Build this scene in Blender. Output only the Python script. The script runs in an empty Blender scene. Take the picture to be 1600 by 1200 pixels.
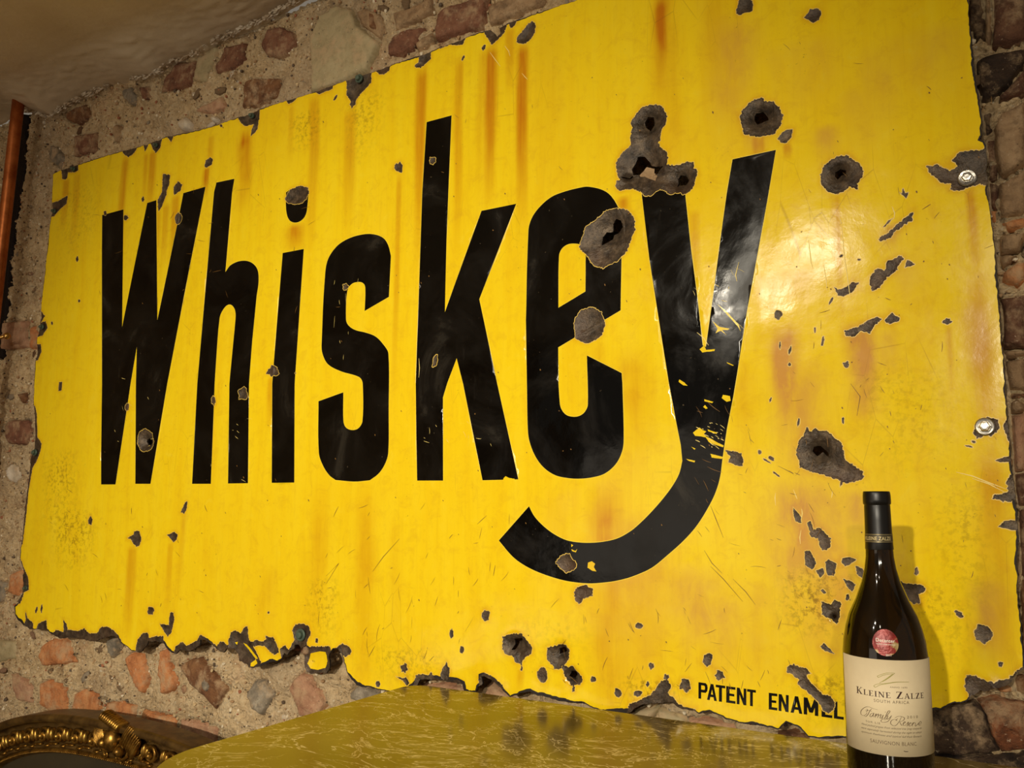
import bpy, bmesh, math, random
import numpy as np
from mathutils import Vector, Matrix
from mathutils.geometry import delaunay_2d_cdt

S = bpy.context.scene
COL = S.collection
random.seed(7)
rng = np.random.RandomState(11)

# ------------------------------------------------------------------ camera
F = 1357.0
CZ = 1.05                                   # camera height above the floor
def _rot():
    left = np.array([-1473 - 800., 775 - 600., F]); left /= np.linalg.norm(left)
    up = np.array([825 - 800., -9600 - 600., F])
    up -= left * up.dot(left); up /= np.linalg.norm(up)
    X = -left; Z = up; Y = np.cross(Z, X)
    return np.array([X, Y, Z])
MR = _rot()
cam_d = bpy.data.cameras.new('camera'); cam = bpy.data.objects.new('camera', cam_d); COL.objects.link(cam)
cam_d.sensor_width = 36; cam_d.lens = F / 1600 * 36; cam_d.clip_start = .02
m = Matrix.Identity(4)
for r in range(3):
    m[r][0] = MR[r, 0]; m[r][1] = -MR[r, 1]; m[r][2] = -MR[r, 2]
m[2][3] = CZ
cam.matrix_world = m
S.camera = cam

def at(px, py, Y):
    """pixel of the photograph -> point on the vertical plane y = Y"""
    v = MR @ np.array([px - 800., py - 600., F])
    v = v * (Y / v[1])
    return np.array([v[0], Y, v[2] + CZ])

def project(p):
    q = MR.T @ (np.array(p, float) - np.array([0, 0, CZ]))
    return np.array([800 + F * q[0] / q[2], 600 + F * q[1] / q[2]])

# ------------------------------------------------------------------ world, lights, exposure
w = bpy.data.worlds.new('world'); S.world = w; w.use_nodes = True
bg = w.node_tree.nodes['Background']
bg.inputs[0].default_value = (1.0, .86, .68, 1); bg.inputs[1].default_value = .19

def spot(name, loc, target, power, size_deg, blend, col, radius=.03):
    d = bpy.data.lights.new(name, 'SPOT'); d.energy = power; d.color = col
    d.spot_size = math.radians(size_deg); d.spot_blend = blend; d.shadow_soft_size = radius
    o = bpy.data.objects.new(name, d); COL.objects.link(o); o.location = loc
    v = Vector(target) - Vector(loc); o.rotation_euler = v.to_track_quat('-Z', 'Y').to_euler()
    return o
WARM = (1.0, .90, .72)
spot('spot_lamp', (-.034, -3.3, 1.90), (-1.05, 1.2, .74), 490, 37, 1.0, WARM, .04)
spot('spot_lamp', (.96, -3.3, 1.90), (-.85, 1.2, .80), 135, 42, 1.0, WARM, .04)
spot('spot_lamp', (-1.08, -1.30, 1.97), (-1.35, 1.2, .70), 26, 84, 1.0, WARM, .035)
spot('spot_lamp', (-.76, -.85, 1.97), (-.75, 1.2, .90), 13, 80, 1.0, WARM, .035)
spot('spot_lamp', (-.22, -1.20, 1.97), (-.50, 1.2, .90), 4, 60, 1.0, WARM, .035)
# added soft fill far behind the camera, not a lamp of the room
ad = bpy.data.lights.new('back_fill', 'AREA'); ad.energy = 5; ad.color = (1.0, .86, .68); ad.shape = 'RECTANGLE'; ad.size = 1.6; ad.size_y = .8
ao = bpy.data.objects.new('back_fill', ad); COL.objects.link(ao); ao.location = (-1.9, -3.0, .9); ao.rotation_euler = (math.radians(104), 0, math.radians(-12))

ad = bpy.data.lights.new('ceiling_fill', 'AREA'); ad.energy = 11; ad.color = (1.0, .86, .68); ad.shape = 'RECTANGLE'; ad.size = 1.4; ad.size_y = 1.0  # added unseen fill, aimed up to brighten the ceiling
ao = bpy.data.objects.new('ceiling_fill', ad); COL.objects.link(ao); ao.location = (-1.9, -1.4, .25); ao.rotation_euler = (math.radians(170), 0, 0)

vs = S.view_settings
vs.view_transform = 'Standard'; vs.look = 'None'; vs.gamma = 1; vs.use_curve_mapping = False
vs.exposure = 0.0

# ------------------------------------------------------------------ helpers
def srgb(r, g, b, a=1):
    f = lambda c: (c / 255 / 12.92) if c / 255 <= .04045 else ((c / 255 + .055) / 1.055) ** 2.4
    return (f(r), f(g), f(b), a)

class NT:
    def __init__(s, name):
        s.m = bpy.data.materials.new(name); s.m.use_nodes = True
        s.n = s.m.node_tree.nodes; s.l = s.m.node_tree.links
        s.b = s.n['Principled BSDF']
        s.tc = s.n.new('ShaderNodeTexCoord')
    def set(s, **k):
        for a, v in k.items():
            s.b.inputs[a.replace('_', ' ')].default_value = v
        return s
    def link(s, a, b): s.l.new(a, b)
    def mapping(s, scale=(1, 1, 1), loc=(0, 0, 0), rot=(0, 0, 0), src=None):
        n = s.n.new('ShaderNodeMapping'); n.inputs['Scale'].default_value = scale
        n.inputs['Location'].default_value = loc; n.inputs['Rotation'].default_value = rot
        s.link(src or s.tc.outputs['Object'], n.inputs[0]); return n.outputs[0]
    def noise(s, scale, detail=4, rough=.55, dist=0, vec=None):
        n = s.n.new('ShaderNodeTexNoise'); n.inputs['Scale'].default_value = scale
        n.inputs['Detail'].default_value = detail; n.inputs['Roughness'].default_value = rough
        n.inputs['Distortion'].default_value = dist
        s.link(vec or s.tc.outputs['Object'], n.inputs['Vector']); return n.outputs['Fac']
    def vor(s, scale, feature='F1', vec=None, rand=1):
        n = s.n.new('ShaderNodeTexVoronoi'); n.feature = feature; n.inputs['Scale'].default_value = scale
        n.inputs['Randomness'].default_value = rand
        s.link(vec or s.tc.outputs['Object'], n.inputs['Vector']); return n
    def ramp(s, fac, stops, interp='LINEAR'):
        n = s.n.new('ShaderNodeValToRGB'); e = n.color_ramp.elements; n.color_ramp.interpolation = interp
        while len(e) < len(stops): e.new(.5)
        for i, (p, c) in enumerate(stops):
            e[i].position = p; e[i].color = c if len(c) == 4 else (*c, 1)
        s.link(fac, n.inputs[0]); return n.outputs[0]
    def mix(s, fac, a, b, mode='MIX'):
        n = s.n.new('ShaderNodeMix'); n.data_type = 'RGBA'; n.blend_type = mode
        for sock, v in ((n.inputs[0], fac), (n.inputs[6], a), (n.inputs[7], b)):
            if hasattr(v, 'is_output'): s.link(v, sock)
            elif isinstance(v, (int, float)) and sock is n.inputs[0]: sock.default_value = v
            else: sock.default_value = v if len(v) == 4 else (*v, 1)
        return n.outputs[2]
    def math(s, op, a, b=0.5, clamp=False):
        n = s.n.new('ShaderNodeMath'); n.operation = op; n.use_clamp = clamp
        for sock, v in ((n.inputs[0], a), (n.inputs[1], b)):
            if hasattr(v, 'is_output'): s.link(v, sock)
            else: sock.default_value = v
        return n.outputs[0]
    def attr(s, name):
        n = s.n.new('ShaderNodeAttribute'); n.attribute_name = name
        sp = s.n.new('ShaderNodeSeparateColor'); s.link(n.outputs['Color'], sp.inputs[0]); return sp.outputs
    def rand(s):
        n = s.n.new('ShaderNodeObjectInfo'); return n.outputs['Random']
    def bump(s, h, strength=.3, dist=.002, normal=None):
        n = s.n.new('ShaderNodeBump'); n.inputs['Strength'].default_value = strength
        n.inputs['Distance'].default_value = dist; s.link(h, n.inputs['Height'])
        if normal is not None: s.link(normal, n.inputs['Normal'])
        s.link(n.outputs[0], s.b.inputs['Normal']); return n.outputs[0]
    def base(s, c):
        if hasattr(c, 'is_output'): s.link(c, s.b.inputs['Base Color'])
        else: s.b.inputs['Base Color'].default_value = c
        return s
W1 = (1, 1, 1, 1); K1 = (0, 0, 0, 1)

# numpy value noise
def _hash(ix, iy, seed):
    n = (ix.astype(np.int64) * 374761393 + iy.astype(np.int64) * 668265263 + seed * 1442695041) & 0xffffffff
    n = ((n ^ (n >> 13)) * 1274126177) & 0xffffffff
    n = n ^ (n >> 16)
    return (n & 0xffff) / 65535.0
def vnoise(x, y, seed=0):
    x = np.asarray(x, float); y = np.asarray(y, float)
    ix = np.floor(x).astype(np.int64); iy = np.floor(y).astype(np.int64)
    fx = x - ix; fy = y - iy; fx = fx * fx * (3 - 2 * fx); fy = fy * fy * (3 - 2 * fy)
    a = _hash(ix, iy, seed); b = _hash(ix + 1, iy, seed); c = _hash(ix, iy + 1, seed); d = _hash(ix + 1, iy + 1, seed)
    return (a + (b - a) * fx) * (1 - fy) + (c + (d - c) * fx) * fy
def fbm(x, y, oct=4, seed=0, gain=.5):
    s = 0; a = 1; t = 0
    for o in range(oct):
        s = s + a * vnoise(x * 2 ** o + 17.3 * o, y * 2 ** o - 9.1 * o, seed + o); t += a; a *= gain
    return s / t - .5

def inpoly(P, X, Z):
    P = np.asarray(P, float); res = np.zeros(len(X), bool)
    idx = np.nonzero((X >= P[:, 0].min()) & (X <= P[:, 0].max()) & (Z >= P[:, 1].min()) & (Z <= P[:, 1].max()))[0]
    if len(idx) == 0: return res
    x = X[idx]; z = Z[idx]; r = np.zeros(len(idx), bool)
    n = len(P)
    for i in range(n):
        x1, y1 = P[i]; x2, y2 = P[(i + 1) % n]
        if y1 == y2: continue
        c = ((y1 > z) != (y2 > z)) & (x < (x2 - x1) * (z - y1) / (y2 - y1) + x1)
        r ^= c
    res[idx] = r; return res
def segdist(P, X, Z):
    P = np.asarray(P, float); d = np.full(len(X), 1e9); n = len(P)
    for i in range(n):
        a = P[i]; b = P[(i + 1) % n]; ab = b - a; L = ab.dot(ab) + 1e-18
        t = np.clip(((X - a[0]) * ab[0] + (Z - a[1]) * ab[1]) / L, 0, 1)
        d = np.minimum(d, np.hypot(X - a[0] - t * ab[0], Z - a[1] - t * ab[1]))
    return d
def resample(P, step, closed=True):
    out = []; n = len(P)
    for i in range(n if closed else n - 1):
        a = np.array(P[i], float); b = np.array(P[(i + 1) % n], float)
        k = max(1, int(math.ceil(np.linalg.norm(b - a) / step)))
        for j in range(k): out.append(a + (b - a) * j / k)
    if not closed: out.append(np.array(P[-1], float))
    return np.array(out)
def offset(P, d):
    """outward offset of a closed polygon (d>0 grows it)"""
    P = np.asarray(P, float); nx = np.roll(P, -1, 0); pv = np.roll(P, 1, 0)
    t = nx - pv; t /= (np.linalg.norm(t, axis=1, keepdims=True) + 1e-12)
    area = .5 * np.sum(P[:, 0] * nx[:, 1] - nx[:, 0] * P[:, 1])
    nrm = np.stack([t[:, 1], -t[:, 0]], 1) * (1 if area > 0 else -1)
    d = np.asarray(d); d = d[:, None] if d.ndim else d
    return P + nrm * d
def open_path(pts, sub=5):
    P = [np.array(p, float) for p in pts]; n = len(P); out = []
    for i in range(n - 1):
        a, b = P[i], P[i + 1]; ta = (b - P[i - 1]) / 2 if i else b - a; tb = (P[i + 2] - a) / 2 if i + 2 < n else b - a
        for k in range(sub):
            t = k / sub; t2 = t * t; t3 = t2 * t
            out.append((2 * t3 - 3 * t2 + 1) * a + (t3 - 2 * t2 + t) * ta + (-2 * t3 + 3 * t2) * b + (t3 - t2) * tb)
    out.append(P[-1]); return np.array(out)
def smooth_path(pts, sub=6):
    """(x,y) corner, (x,y,'s') smooth point; closed"""
    n = len(pts); out = []
    P = [np.array(p[:2], float) for p in pts]; sm = [len(p) > 2 for p in pts]
    for i in range(n):
        j = (i + 1) % n; a = P[i]; b = P[j]
        if not sm[i] and not sm[j]: out.append(a); continue
        L = np.linalg.norm(b - a)
        def tan(k, other):
            if not sm[k]: return (b - a)
            t = P[(k + 1) % n] - P[k - 1]; return t / (np.linalg.norm(t) + 1e-9) * L
        ta = tan(i, j); tb = tan(j, i)
        for s_ in range(sub):
            t = s_ / sub; t2 = t * t; t3 = t2 * t
            out.append((2 * t3 - 3 * t2 + 1) * a + (t3 - 2 * t2 + t) * ta + (-2 * t3 + 3 * t2) * b + (t3 - t2) * tb)
    return np.array(out)

def mesh(name, V, Fc, mat, parent=None, smooth=False, mats=None, midx=None):
    me = bpy.data.meshes.new(name)
    V = np.asarray(V, float)
    me.from_pydata(V.tolist() if len(V) else [], [], [tuple(f) for f in Fc]); me.update()
    for mm in (mats or [mat]): me.materials.append(mm)
    if midx is not None: me.polygons.foreach_set('material_index', np.asarray(midx, np.int32))
    if smooth: me.polygons.foreach_set('use_smooth', np.ones(len(me.polygons), bool))
    o = bpy.data.objects.new(name, me); COL.objects.link(o)
    if parent is not None: o.parent = parent; o.matrix_parent_inverse = parent.matrix_world.inverted()
    return o
def empty(name, loc, label, cat, group=None):
    o = bpy.data.objects.new(name, None); COL.objects.link(o); o.location = loc; o.empty_display_size = .05
    o.matrix_world = Matrix.Translation(loc)
    o['label'] = label; o['category'] = cat
    if group: o['group'] = group
    return o
def lathe(prof, seg=64, cx=0, cy=0, z0=0):
    V = []; Fc = []
    for r, z in prof:
        for k in range(seg):
            a = 2 * math.pi * k / seg; V.append((cx + r * math.cos(a), cy + r * math.sin(a), z0 + z))
    for i in range(len(prof) - 1):
        for k in range(seg):
            k2 = (k + 1) % seg
            Fc.append((i * seg + k, i * seg + k2, (i + 1) * seg + k2, (i + 1) * seg + k))
    return V, Fc
def tube(pts, rad, seg=12, caps=True):
    V = []; Fc = []; n = len(pts); P = [Vector(p) for p in pts]
    rad = rad if hasattr(rad, '__len__') else [rad] * n
    for i in range(n):
        t = (P[min(i + 1, n - 1)] - P[max(i - 1, 0)]).normalized()
        a = t.cross(Vector((0, 1, 0.01)));
        if a.length < 1e-4: a = t.cross(Vector((1, 0, 0)))
        a.normalize(); b = t.cross(a)
        for k in range(seg):
            q = 2 * math.pi * k / seg; V.append(P[i] + (a * math.cos(q) + b * math.sin(q)) * rad[i])
    for i in range(n - 1):
        for k in range(seg):
            k2 = (k + 1) % seg; Fc.append((i * seg + k, i * seg + k2, (i + 1) * seg + k2, (i + 1) * seg + k))
    if caps:
        Fc.append(tuple(range(seg))[::-1]); Fc.append(tuple((n - 1) * seg + k for k in range(seg)))
    return [tuple(v) for v in V], Fc
def box(x0, x1, y0, y1, z0, z1):
    V = [(x, y, z) for x in (x0, x1) for y in (y0, y1) for z in (z0, z1)]
    return V, [(0, 1, 3, 2), (4, 6, 7, 5), (0, 4, 5, 1), (2, 3, 7, 6), (0, 2, 6, 4), (1, 5, 7, 3)]
def bevel_box(name, b, mat, parent=None, bev=.004):
    o = mesh(name, *box(*b), mat, parent)
    bm = bmesh.new(); bm.from_mesh(o.data); bmesh.ops.recalc_face_normals(bm, faces=bm.faces)
    bmesh.ops.bevel(bm, geom=bm.edges[:] , offset=bev, segments=2, affect='EDGES'); bm.to_mesh(o.data); bm.free()
    return o

# ------------------------------------------------------------------ materials
def mat_yellow():
    t = NT('yellow_enamel'); a = t.attr('stain')
    st = t.mapping((30, 1, 3)); n1 = t.noise(1, 5, .6, .4, st)
    n2 = t.noise(3.0, 5, .6); n3 = t.noise(140, 3, .6)
    base = t.ramp(n1, [(.25, srgb(248, 208, 22)), (.5, srgb(253, 219, 26)), (.8, srgb(255, 224, 38))])
    base = t.mix(t.ramp(n2, [(.42, K1), (.75, (.30, .30, .30, 1))]), base, srgb(244, 196, 24))
    # brushed vertical grain
    mt = t.noise(38, 6, .75, .8)
    base = t.mix(t.ramp(mt, [(.50, K1), (.72, (.34,) * 3)]), base, srgb(218, 164, 34))
    base = t.mix(t.ramp(mt, [(.28, (.30,) * 3), (.42, K1)]), base, srgb(255, 232, 70))
    gr = t.noise(1, 6, .75, 0, t.mapping((160, 1, 9)))
    base = t.mix(t.ramp(gr, [(.52, K1), (.80, (.20, .20, .20, 1))]), base, srgb(205, 150, 30))
    # rust runs
    k = t.noise(1, 4, .6, .3, t.mapping((90, 1, 6)))
    rf = t.math('MULTIPLY', a[0], t.ramp(k, [(.2, (.55,) * 3), (.7, (1.15,) * 3)]), True)
    base = t.mix(rf, base, srgb(205, 122, 12))
    # tan haze, broken up
    k2 = t.noise(14, 6, .7, .6, t.mapping((2, 1, .8)))
    tf = t.math('MULTIPLY', a[1], t.ramp(k2, [(.28, (.45,) * 3), (.58, (1.35,) * 3)]), True)
    base = t.mix(tf, base, srgb(216, 158, 70))
    # fine dirt specks and hairlines
    sp = t.noise(210, 2, .5); spm = t.noise(9, 3, .6)
    dm = t.math('MULTIPLY', t.ramp(sp, [(.70, K1), (.76, W1)]), t.ramp(spm, [(.50, K1), (.62, W1)]))
    dm = t.math('ADD', t.math('MULTIPLY', dm, .55), t.math('MULTIPLY', a[2], t.ramp(t.noise(120, 4, .7), [(.48, K1), (.62, W1)])), True)
    base = t.mix(dm, base, srgb(110, 70, 22))
    hl = t.vor(26, 'DISTANCE_TO_EDGE', t.mapping((1, 1, .35), rot=(0, .5, 0)))
    nw = t.noise(7, 2, .5)
    hf = t.math('MULTIPLY', t.ramp(hl.outputs['Distance'], [(0, W1), (.012, K1)]), t.ramp(nw, [(.58, K1), (.68, (.35,) * 3)]))
    base = t.mix(hf, base, srgb(140, 95, 30))
    t.base(base)
    r = t.ramp(t.noise(18, 5, .65), [(.3, (.11,) * 3), (.7, (.20,) * 3)])
    t.link(r, t.b.inputs['Roughness'])
    dn = t.ramp(t.vor(34).outputs['Distance'], [(0, K1), (.22, W1)])
    h = t.math('ADD', t.math('ADD', t.math('MULTIPLY', t.noise(16, 2, .5), 1.0), t.math('MULTIPLY', n3, .10)), t.math('MULTIPLY', dn, .06))
    t.bump(h, .22, .004)
    t.set(Specular_IOR_Level=.30)
    return t.m
def mat_black():
    t = NT('black_enamel')
    n = t.noise(7, 5, .65, 1.2); n2 = t.noise(1, 5, .7, .5, t.mapping((60, 1, 8)))
    c = t.ramp(n, [(.42, (.0016, .0013, .001, 1)), (.60, (.006, .005, .004, 1)), (.74, (.026, .022, .016, 1))])
    c = t.mix(t.ramp(n2, [(.62, K1), (.8, (.35,) * 3)]), c, (.04, .033, .026, 1))
    sc = t.noise(200, 2, .5); c = t.mix(t.ramp(sc, [(.74, K1), (.78, (.5,) * 3)]), c, srgb(120, 105, 80))
    t.base(c); t.set(Specular_IOR_Level=.28)
    t.link(t.ramp(n, [(.4, (.09,) * 3), (.7, (.30,) * 3)]), t.b.inputs['Roughness'])
    h = t.math('ADD', t.noise(14, 2, .5), t.math('MULTIPLY', t.noise(60, 3, .6), .12))
    t.bump(h, .25, .004)
    return t.m
def mat_steel():
    t = NT('bare_rusted_steel')
    n = t.noise(60, 6, .7); n2 = t.noise(9, 4, .6)
    c = t.ramp(n, [(.3, srgb(34, 28, 22)), (.5, srgb(80, 67, 53)), (.72, srgb(122, 104, 82))])
    c = t.mix(t.ramp(n2, [(.5, K1), (.75, (.6,) * 3)]), c, srgb(88, 56, 36))
    t.base(c); t.set(Roughness=.42, Metallic=.25)
    h = t.math('ADD', t.noise(330, 3, .7), t.math('MULTIPLY', t.noise(90, 4, .6), .8))
    t.bump(h, .75, .0014)
    return t.m
def mat_plain(name, c, rough=.5, metal=0, bumps=None, var=0.0, spec=.5):
    t = NT(name)
    if var:
        n = t.noise(60, 4, .6)
        t.base(t.mix(n, c, tuple(x * (1 - var) for x in c[:3]) + (1,)))
    else: t.base(c)
    t.set(Roughness=rough, Metallic=metal, Specular_IOR_Level=spec)
    if bumps: t.bump(t.noise(bumps[0], 4, .6), bumps[1], bumps[2])
    return t.m
def mat_mortar():
    t = NT('crumbled_lime_mortar')
    n = t.noise(26, 9, .75, .3); n2 = t.noise(3, 4, .6); v = t.vor(150); sp = t.noise(150, 4, .7); md = t.noise(70, 6, .75, .4)
    c = t.ramp(n, [(.30, srgb(156, 126, 88)), (.45, srgb(212, 182, 136)), (.58, srgb(236, 208, 162)), (.75, srgb(246, 226, 186))])
    c = t.mix(t.ramp(n2, [(.45, K1), (.70, (.5,) * 3)]), c, srgb(164, 142, 118))
    c = t.mix(t.ramp(t.noise(7, 6, .7), [(.58, K1), (.72, (.5,) * 3)]), c, srgb(190, 134, 98))
    c = t.mix(t.ramp(md, [(.30, (.75,) * 3), (.42, K1)]), c, srgb(88, 66, 46))  # dark pits, coarse and fine: relief shading put into the colour
    c = t.mix(t.ramp(sp, [(.60, K1), (.68, (.85,) * 3)]), c, srgb(240, 228, 202))
    c = t.mix(t.ramp(sp, [(.30, (.85,) * 3), (.38, K1)]), c, srgb(60, 46, 34))
    t.base(c); t.set(Roughness=.85)
    h = t.math('ADD', t.math('ADD', md, t.math('MULTIPLY', sp, .6)), t.math('MULTIPLY', v.outputs['Distance'], -.6))
    t.bump(h, .85, .009)
    return t.m
def mat_brick(name, c0, c1, c2, bs=.8):
    t = NT(name)
    n = t.noise(20, 7, .7, .3); sp = t.noise(150, 3, .6)
    c = t.ramp(n, [(.3, c0), (.5, c1), (.72, c2)])
    c = t.mix(t.ramp(sp, [(.66, K1), (.72, (.7,) * 3)]), c, srgb(215, 190, 160))
    c = t.mix(t.ramp(sp, [(.28, (.8,) * 3), (.34, K1)]), c, srgb(48, 28, 20))
    c = t.mix(t.ramp(t.noise(26, 6, .7), [(.48, K1), (.64, (.7,) * 3)]), c, srgb(196, 166, 128))
    c = t.mix(t.ramp(t.noise(70, 5, .7), [(.34, (.55,) * 3), (.46, K1)]), c, c0)
    t.base(c); t.set(Roughness=.8)
    t.bump(t.math('ADD', t.noise(60, 6, .72, .6), t.math('MULTIPLY', t.noise(240, 3, .6), .3)), bs, .006)
    return t.m
M_Y = mat_yellow(); M_K = mat_black(); M_ST = mat_steel()
M_RIM = mat_plain('chipped_enamel_rim', srgb(240, 204, 96), .35)
M_OUTL = mat_plain('letter_edge_enamel', srgb(252, 222, 60), .3)
M_DARK = mat_plain('rusted_sheet_edge', srgb(38, 27, 20), .7, 0, (300, .6, .001), .5)
M_MO = mat_mortar()
BR = {
 'red': mat_brick('dark_red_brick', srgb(88, 54, 40), srgb(132, 86, 62), srgb(158, 116, 88)),
 'or': mat_brick('orange_brick', srgb(154, 92, 52), srgb(202, 132, 80), srgb(214, 160, 108)),
 'pink': mat_brick('faded_pink_brick', srgb(150, 106, 80), srgb(188, 142, 110), srgb(206, 168, 136)),
 'br': mat_brick('brown_brick', srgb(70, 42, 26), srgb(124, 82, 50), srgb(156, 112, 70)),
 'dk': mat_brick('dark_layered_stone', srgb(28, 20, 14), srgb(66, 48, 34), srgb(104, 80, 58), 1.0),
 'mar': mat_brick('maroon_brick', srgb(72, 44, 30), srgb(104, 68, 48), srgb(130, 92, 66)),
 'be': mat_brick('buff_stone', srgb(120, 94, 66), srgb(166, 134, 98), srgb(190, 160, 122)),
 'flint': mat_brick('grey_flint', srgb(86, 78, 66), srgb(140, 128, 110), srgb(188, 176, 156), .35),
 'pl': mat_brick('smooth_old_plaster', srgb(150, 134, 98), srgb(176, 160, 122), srgb(190, 174, 136), .25),
 'lay': mat_brick('layered_orange_stone', srgb(52, 32, 20), srgb(128, 74, 42), srgb(184, 112, 66), 1.0),
 'dstrip': mat_plain('very_dark_brown', srgb(34, 22, 14), .7, 0, (60, .8, .006), .6, .2),
 'wh': mat_brick('pale_chalk_lump', srgb(170, 156, 134), srgb(214, 200, 178), srgb(232, 222, 204), .4),
}

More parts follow.
